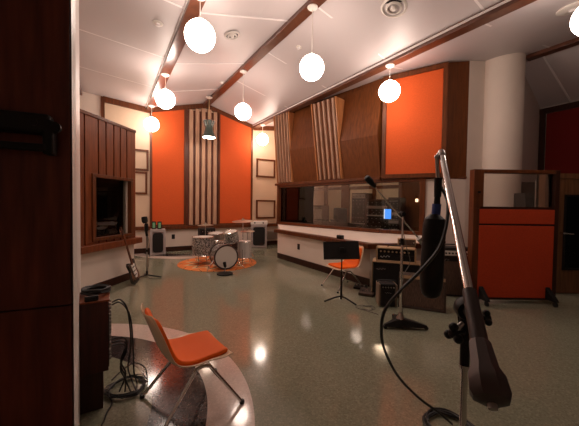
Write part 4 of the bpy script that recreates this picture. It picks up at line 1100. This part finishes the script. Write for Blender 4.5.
# ================================================================== DRUMS
RC = Vector((-1.62, 6.60, 0))
rug = MB(); rug.lathe([(.0, 0), (.87, 0), (.875, .004), (.87, .010), (0, .010)], n=48)
ro_ = rug.build('drum_rug', RUG, None, label='round orange patterned rug under the drum kit', cat='rug'); ro_.location = (RC.x, RC.y, .0005)
DG = 'drums of the grey pearl kit'
ZR = .0125
def hoop(mb, M, r, z, tr=.009): 
    mb.tube([M @ Vector((r*math.cos(a*PI/16), r*math.sin(a*PI/16), z)) for a in range(32)], tr, 6, closed=True); return mb
def drum(t, M, r, h_, m=None, lugs=8, head2=True):
    MB().lathe([(r, .0), (r, h_)], M, 32).build('shell', m or PEARL, t)
    hd = MB().lathe([(0, h_+.004), (r-.004, h_+.004), (r-.004, h_-.002)], M, 32)
    hd.build('drum_head', HEAD, t)
    hoop(hoop(MB(), M, r+.006, h_), M, r+.006, 0).build('hoop', CHROME, t)
    for k in range(lugs):
        a = k*2*PI/lugs+.2
        MB().cyl(M @ Vector(((r+.010)*math.cos(a), (r+.010)*math.sin(a), h_*.08)), M @ Vector(((r+.010)*math.cos(a), (r+.010)*math.sin(a), h_*.92)), .005, n=6).build('tension_rod', CHROME, t)
# bass drum
bc = at(226.3, 257.6, 5.86)
fx = Vector((.47, -.88, 0)).normalized()
t = thing('bass_drum', 'grey pearl bass drum with pale front head on the orange rug', 'drum', (bc.x, bc.y, ZR), 0, DG)
rB = .243; dB = .43
x, y, z = frame(fx)
M = basis(Vector((0, 0, rB+.016))-fx*dB, x, y, z)
MB().lathe([(rB-.006, .0), (rB-.006, dB)], M, 40).build('shell', PEARL, t)
MB().lathe([(0, dB+.004), (rB-.02, dB+.004), (rB-.02, dB-.004)], M, 40).build('drum_head', HEAD, t)
mb = MB()
for z0 in (0, dB-.03): mb.lathe([(rB-.02, z0), (rB+.008, z0), (rB+.008, z0+.038), (rB-.02, z0+.038), (rB-.02, z0)], M, 40, caps=False)
mb.build('hoop', mat('drum_hoop', (.05, .03, .025), .3, coat=.4), t)
for k in range(8):
    a = k*PI/4+.3
    MB().cyl(M @ Vector(((rB+.012)*math.cos(a), (rB+.012)*math.sin(a), .0)), M @ Vector(((rB+.012)*math.cos(a), (rB+.012)*math.sin(a), dB)), .005, n=6).build('tension_rod', CHROME, t)
for s in (-1, 1):
    sd = Vector((-fx.y, fx.x, 0))*s
    MB().cyl(sd*(rB-.01)+Vector((0, 0, .2))-fx*.1, sd*(rB+.14)+Vector((0, 0, .004))-fx*.02, .008).build('spur', CHROME, t)
MB().cyl(-fx*.19+Vector((0, 0, 2*rB)), -fx*.19+Vector((0, 0, 2*rB+.10)), .012).build('tom_post', CHROME, t)
bdo = Vector((bc.x, bc.y, ZR))
# rack tom
c = at(232.2, 241.5, 6.12)
t = thing('rack_tom', 'small silver tom mounted above the bass drum', 'drum', c, 0, DG)
M = Matrix.Rotation(R(14), 4, 'X') @ Matrix.Rotation(R(-6), 4, 'Y'); drum(t, M, .13, .22, PEARL, 6)
lp_ = bdo - fx*.19 + Vector((0, 0, 2*rB+.09)) - c
MB().cyl(lp_, Vector((0, .0, .06)), .010).build('mount_arm', CHROME, t)
# floor tom (left) and snare, white-sided drum (right)
def legs3(t, r, z0, zt, n=3, ph=.4):
    for k in range(n):
        a = ph + k*2*PI/n
        MB().tube([((r+.014)*math.cos(a), (r+.014)*math.sin(a), zt), ((r+.014)*math.cos(a), (r+.014)*math.sin(a), z0+.04), ((r+.045)*math.cos(a), (r+.045)*math.sin(a), z0)], .007, 6).build('leg', CHROME, t)
c = at(203, 259, 6.45)
t = thing('floor_tom', 'large grey pearl floor tom left of the bass drum', 'drum', (c.x, c.y, ZR), 0, DG)
drum(t, Matrix.Translation((0, 0, .20)), .225, .40); legs3(t, .225, .002, .42)
c = at(244.5, 259, 6.42)
t = thing('floor_tom', 'smaller pale tom right of the bass drum', 'drum', (c.x, c.y, ZR), 0, DG)
drum(t, Matrix.Translation((0, 0, .16)), .15, .36, mat('white_pearl', (.55, .50, .47), .25, coat=.4)); legs3(t, .15, .002, .36)
c = at(216, 250, 6.85)
t = thing('snare_drum', 'chrome snare drum on its stand behind the bass drum', 'drum', (c.x, c.y, ZR), 0, DG)
drum(t, Matrix.Translation((0, 0, .50)) @ Matrix.Rotation(R(5), 4, 'X'), .178, .15, STEEL)
for k in range(3):
    a = k*2*PI/3
    MB().tube([(.20*math.cos(a), .20*math.sin(a), .50), (0, 0, .36)], .007, 6).build('basket_arm', CHROME, t)
    MB().tube([(0, 0, .22), (.24*math.cos(a+.5), .24*math.sin(a+.5), .008)], .008, 6).build('stand_leg', CHROME, t)
MB().cyl((0, 0, .15), (0, 0, .38), .011).build('stand_tube', CHROME, t)
def cymbal(px, py, Y, r, label, tilt=8, hat=False, base=None):
    P = at(px, py, Y)
    bx_, by_ = P.x, P.y
    t = thing('hi_hat' if hat else 'cymbal_stand', label, 'cymbal', (bx_, by_, ZR), 0, 'cymbals of the drum kit')
    Z = P.z-ZR
    M = Matrix.Translation((0, 0, Z)) @ Matrix.Rotation(R(tilt), 4, 'X') @ Matrix.Rotation(R(-tilt*.4), 4, 'Y')
    MB().lathe([(r, -.008), (r, -.006), (r*.5, .012), (r*.2, .02), (r*.16, .04), (0, .045), (0, .041), (r*.14, .036), (r*.2, .015), (r*.5, .008)], M, 36, caps=False).build('cymbal', CYMB, t)
    if hat: MB().lathe([(r, -.014), (r*.5, -.030), (r*.2, -.038), (0, -.05)], M, 36, caps=False).build('bottom_cymbal', CYMB, t, solid=.003)
    MB().cyl((0, 0, .10), (0, 0, Z+.07), .009).build('stand_tube', CHROME, t)
    for k in range(3):
        a = k*2*PI/3+.9
        MB().tube([(0, 0, .34), (.14*math.cos(a), .14*math.sin(a), .16), (.26*math.cos(a), .26*math.sin(a), .010)], .007, 6).build('stand_leg', CHROME, t)
    MB().ball((0, 0, Z+.06), .014, 10).build('wing_nut', CHROME, t)
cymbal(243, 221, 6.62, .25, 'wide ride cymbal on the right of the drum kit', 5)
cymbal(205.5, 225, 6.95, .19, 'small cymbal above the large floor tom', 3)
cymbal(247.5, 231, 6.9, .17, 'pair of hi-hat cymbals behind the pale tom', 4, True)
# throne
c = at(218, 250, 7.22)
t = thing('drum_throne', 'black padded drum stool behind the kit', 'stool', (c.x, c.y, ZR))
MB().lathe([(0, .47), (.15, .47), (.165, .49), (.165, .54), (.15, .56), (0, .565)], n=28).build('seat', TOLEX, t)
MB().cyl((0, 0, .2), (0, 0, .48), .016).build('post', CHROME, t)
for k in range(3):
    a = k*2*PI/3+.2; MB().tube([(0, 0, .28), (.22*math.cos(a), .22*math.sin(a), .010)], .009, 6).build('leg', CHROME, t)
# dark amp behind the drums
c = at(206.5, 250, 7.95)
t = thing('combo_amplifier', 'dark amplifier against the back wall behind the floor tom', 'amplifier', (c.x, c.y, 0), ANG)
MB().box((0, 0, .35), (.42, .24, .68)).build('cabinet', TOLEX, t, bevel=.008)
MB().box((0, -.123, .29), (.36, .01, .48)).build('grille', GRILLEK, t)
MB().box((0, -.124, .60), (.36, .012, .09)).build('control_panel', BLACKM, t)
for k in range(5): MB().cyl((-.14+k*.07, -.13, .60), (-.14+k*.07, -.145, .60), .012, n=8).build('knob', STEEL, t)
# kick microphone on its disc base
c = onz(225, 274.5)
t = thing('kick_microphone', 'low microphone on a round black base in front of the bass drum', 'microphone', (c.x, c.y, .0125))
MB().lathe([(.155, 0), (.155, .012), (.11, .022), (.02, .03)], n=28).build('base', BLACKM, t)
MB().cyl((0, 0, .02), (0, 0, .13), .009).build('stem', STEEL, t)
MB().lathe([(.012, -.04), (.028, -.02), (.032, .05), (.026, .07), (0, .075)], Matrix.Translation((-.0, 0, .16)) @ Matrix.Rotation(R(-12), 4, 'Y'), 16).build('body', BLACK, t)

# ================================================================== CONTROL ROOM BEHIND THE WINDOW
CB0 = Vector((.9, 11.0, 0)); CB1 = Vector((5.0, 7.2, 0)); nC = nrm(CB0, CB1); tC = (CB1-CB0).normalized()
mb = MB(); wallbox(mb, CB0, CB1, -.1, 0, 0, 2.5); struct('wall_control_back', mb, CREAM, smooth=False)
mb = MB(); wallseg(mb, (A.x+.25, A.y+.2), (CB0.x, CB0.y), 0, 2.5, .1, 1); struct('wall_control_left', mb, CREAM, smooth=False)
mb = MB(); wallseg(mb, (3.45, 5.78), (CB1.x, CB1.y), 0, 2.5, .1, -1); struct('wall_control_right', mb, W_WALL, smooth=False)
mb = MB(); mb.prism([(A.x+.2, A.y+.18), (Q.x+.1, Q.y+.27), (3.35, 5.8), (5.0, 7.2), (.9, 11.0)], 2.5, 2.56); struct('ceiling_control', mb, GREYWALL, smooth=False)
def CP(px, d):                               # point in the control room d metres before its back wall
    dd = ray(px, 200); o = CB0 + nC*d; k = o.dot(nC)/Vector((dd.x, dd.y, 0)).dot(nC); return Vector((dd.x*k, dd.y*k, 0))
def cbox(mb, pa, pb, d0, d1, z0, z1):
    a, b = CP(pa, 0), CP(pb, 0)
    return mb.hexa([Vector((p.x, p.y, z)) for z in (z0, z1) for p in (a+nC*d1, b+nC*d1, b+nC*d0, a+nC*d0)])
mb = MB()
for a, b in ((303, 309), (325, 328), (342, 350), (373, 376), (399, 404)): cbox(mb, a, b, 0, .06, 0, 2.5)
cbox(mb, 303, 404, 0, .04, 1.9, 2.0)
struct('trim_11', mb, W_WALL, smooth=False)
mb = MB(); cbox(mb, 404, 440, .0, .05, 0, 2.3); struct('door_3', mb, W_WALL, smooth=False)
# heavy curtain at the left of the window
t = thing('curtain', 'dark pleated curtain inside the left end of the control window', 'curtain', A+tA*.5-NA*.3)
for kk in range(1):
    a = A + tA*.02 - NA*.20; mb = MB(); pts = []
    for k in range(71): pts.append(a + tA*(k*.0125) + NA*(.055*math.sin(k*2*PI/12)))
    up = Vector((0, 0, 2.2)); off = NA*-.008
    for p, q_ in zip(pts, pts[1:]): mb.hexa([p, q_, q_+off, p+off, p+up, q_+up, q_+off+up, p+off+up])
    mb.build('drape', CURT, t, world=True, smooth=False)
    MB().cyl(a+Vector((0, 0, 2.22)), a+tA*.8+Vector((0, 0, 2.22)), .015).build('curtain_rod', BLACKM, t, world=True)
# racks, desk, console, monitor
def rack(px, d, w, h_, label, seed):
    rnd = random.Random(seed); c = CP(px, d)
    rz = math.atan2(tC.y, tC.x)
    t = thing('equipment_rack', label, 'equipment rack', c, rz, 'equipment racks in the control room')
    MB().box((0, 0, h_/2), (w, .4, h_)).build('cabinet', W_DARK, t, bevel=.004)
    z = .1; k = 0
    while z < h_-.12:
        hh = rnd.choice((.045, .09, .09, .135)); m = rnd.choice((BLACKM, STEEL, GREY, BLACKM))
        u = MB().box((0, -.205, z+hh/2), (w-.06, .02, hh-.006)).build('rack_unit', m, t)
        n = rnd.randint(2, 5)
        for j in range(n): MB().cyl((-(w-.14)/2+j*(w-.14)/max(1, n-1), -.214, z+hh/2), (-(w-.14)/2+j*(w-.14)/max(1, n-1), -.235, z+hh/2), .012, n=8).build('dial', STEEL if m is not STEEL else BLACK, u)
        z += hh; k += 1
rack(362, .35, .5, 1.75, 'tall equipment rack beside the wooden post behind the control window', 3)
rack(380, .35, .7, 1.55, 'wide equipment rack behind the blue screen in the control room', 8)
rack(321, .5, .42, 1.35, 'low equipment rack by the cream panels in the control room', 5)
rack(397, .5, .34, 1.6, 'narrow equipment rack beside the wooden door of the control room', 11)
mid = (A+Q)/2 - NA*.95 - tA*.35; rzA = math.atan2(tA.y, tA.x)
t = thing('mixing_console', 'long dark mixing console behind the control window', 'mixing console', (mid.x, mid.y, 0), rzA)
MB().hexa([(-.8, -.4, .66), (.8, -.4, .66), (.8, .4, .62), (-.8, .4, .62), (-.8, -.4, .93), (.8, -.4, .93), (.8, .4, .72), (-.8, .4, .72)]).build('body', W_DARK, t, bevel=.005)
MB().hexa([(-.77, -.25, .892), (.77, -.25, .892), (.77, .36, .73), (-.77, .36, .73), (-.77, -.25, .902), (.77, -.25, .902), (.77, .36, .742), (-.77, .36, .742)]).build('fader_bed', GREY, t)
for k in range(5): MB().box((-.56+k*.28, -.34, .955), (.20, .06, .05)).build('meter', BLACKM, t)
for s in (-.7, .7): MB().box((s, 0, .33), (.07, .6, .66)).build('leg', W_DARK, t)
def monitor(px, py, Y, w, h_, label, m):
    c = at(px, py, Y); 
    t = thing('computer_monitor', label, 'screen', c, rzA*.6)
    MB().box((0, .015, 0), (w+.02, .025, h_+.02)).build('bezel', BLACK, t, bevel=.004)
    MB().box((0, -.001, 0), (w, .006, h_)).build('screen', m, t)
    zb_ = -(c.z-.78)
    MB().box((0, .03, zb_/2-.02), (.04, .02, abs(zb_)-.04)).build('stand', BLACKM, t)
    MB().box((0, .02, zb_+.006), (.18, .12, .012)).build('foot', BLACKM, t)
    MB().box((-w/2+.01, -.006, 0), (.022, .004, h_)).build('side_bar', SCREENW, t) if m is SCREEN else None
c = at(386, 226, 7.05)
t = thing('side_table', 'pale desk under the blue screen in the control room', 'desk', (c.x, c.y, 0), rzA*.6)
MB().box((0, 0, .765), (.55, .40, .03)).build('desk_top', WHITEP, t, bevel=.004)
for sx in (-1, 1): MB().box((sx*.22, 0, .375), (.04, .34, .75)).build('leg', WHITEP, t)
MB().box((0, .1, .5), (.4, .02, .4)).build('back_panel', WHITEP, t)
monitor(387.5, 214, 7.0, .165, .235, 'glowing blue screen in the control room window', SCREEN)
t = thing('office_chair', 'dark high-backed office chair in the control room', 'chair', (CP(345, .95).x, CP(345, .95).y, 0), R(30))
MB().box((0, 0, .50), (.5, .5, .09)).build('seat', TOLEX, t, bevel=.03)
MB().box((0, .24, .92), (.46, .09, .72)).build('backrest', TOLEX, t, bevel=.035)
MB().cyl((0, 0, .1), (0, 0, .47), .03).build('post', BLACKM, t)
for k in range(5):
    a = k*2*PI/5; MB().tube([(0, 0, .11), (.29*math.cos(a), .29*math.sin(a), .05)], .018, 6).build('base_leg', BLACKM, t)
    MB().ball((.29*math.cos(a), .29*math.sin(a), .028), .028, 8).build('caster', RUBBER, t)
for s in (-1, 1): MB().tube([(s*.25, .0, .5), (s*.29, 0, .70), (s*.29, -.12, .71)], .014, 6).build('armrest', BLACKM, t)
for k, px in enumerate((330, 365)):
    c = mid - NA*(-.30) + tA*((k-.5)*1.1)
    t = thing('studio_monitor', ('dark studio monitor on the console, left one', 'dark studio monitor on the console, right one')[k], 'speaker', (c.x, c.y, .981), rzA, 'monitors on the console bridge')
    c2_ = MB().box((0, -.06, .15), (.20, .14, .30)).build('cabinet', BLACK, t, bevel=.006)
    MB().cyl((0, .011, .11), (0, .018, .11), .07, n=20).build('woofer', GRILLEK, t)
    MB().cyl((0, .011, .23), (0, .018, .23), .025, n=14).build('tweeter', STEEL, t)
c = CP(417, .05); c.z = 1.53
t = thing('wall_switch', 'tiny lit switch on the wooden door of the control room', 'switch', c + nC*.02, rzA)
MB().box((0, -.0, 0), (.07, .02, .09)).build('plate', LED, t)
MB().box((0, -.012, 0), (.02, .01, .03)).build('toggle', WHITEP, t)
# unseen lamps added to light the control room
for k, (px, d) in enumerate(((335, 1.3), (385, 1.3))):
    c = CP(px, d)
    t = thing('fill_light', ('unseen round lamp added to light the left half of the control room', 'unseen round lamp added to light the right half of the control room')[k], 'fill lamp', (c.x, c.y, 2.5), 0, 'unseen lamps added to the control room')
    MB().lathe([(.16, 0), (.16, -.04), (.13, -.05)][::-1], n=24).build('housing', WHITEP, t)
    MB().lathe([(0, -.056), (.16, -.056), (.165, -.049)], n=24).build('diffuser', LITC, t)

# ================================================================== WORLD / RENDER
w_ = bpy.data.worlds.new('world'); S.world = w_; w_.use_nodes = True
w_.node_tree.nodes['Background'].inputs[0].default_value = (.9, .7, .6, 1); w_.node_tree.nodes['Background'].inputs[1].default_value = .02
S.view_settings.view_transform = 'Standard'; S.view_settings.look = 'None'; S.view_settings.gamma = 1; S.view_settings.use_curve_mapping = False
S.view_settings.exposure = 0.0
S.cycles.use_denoising = True
S.cycles.max_bounces = 8; S.cycles.diffuse_bounces = 5; S.cycles.glossy_bounces = 4; S.cycles.transparent_max_bounces = 8
S.cycles.sample_clamp_indirect = 8
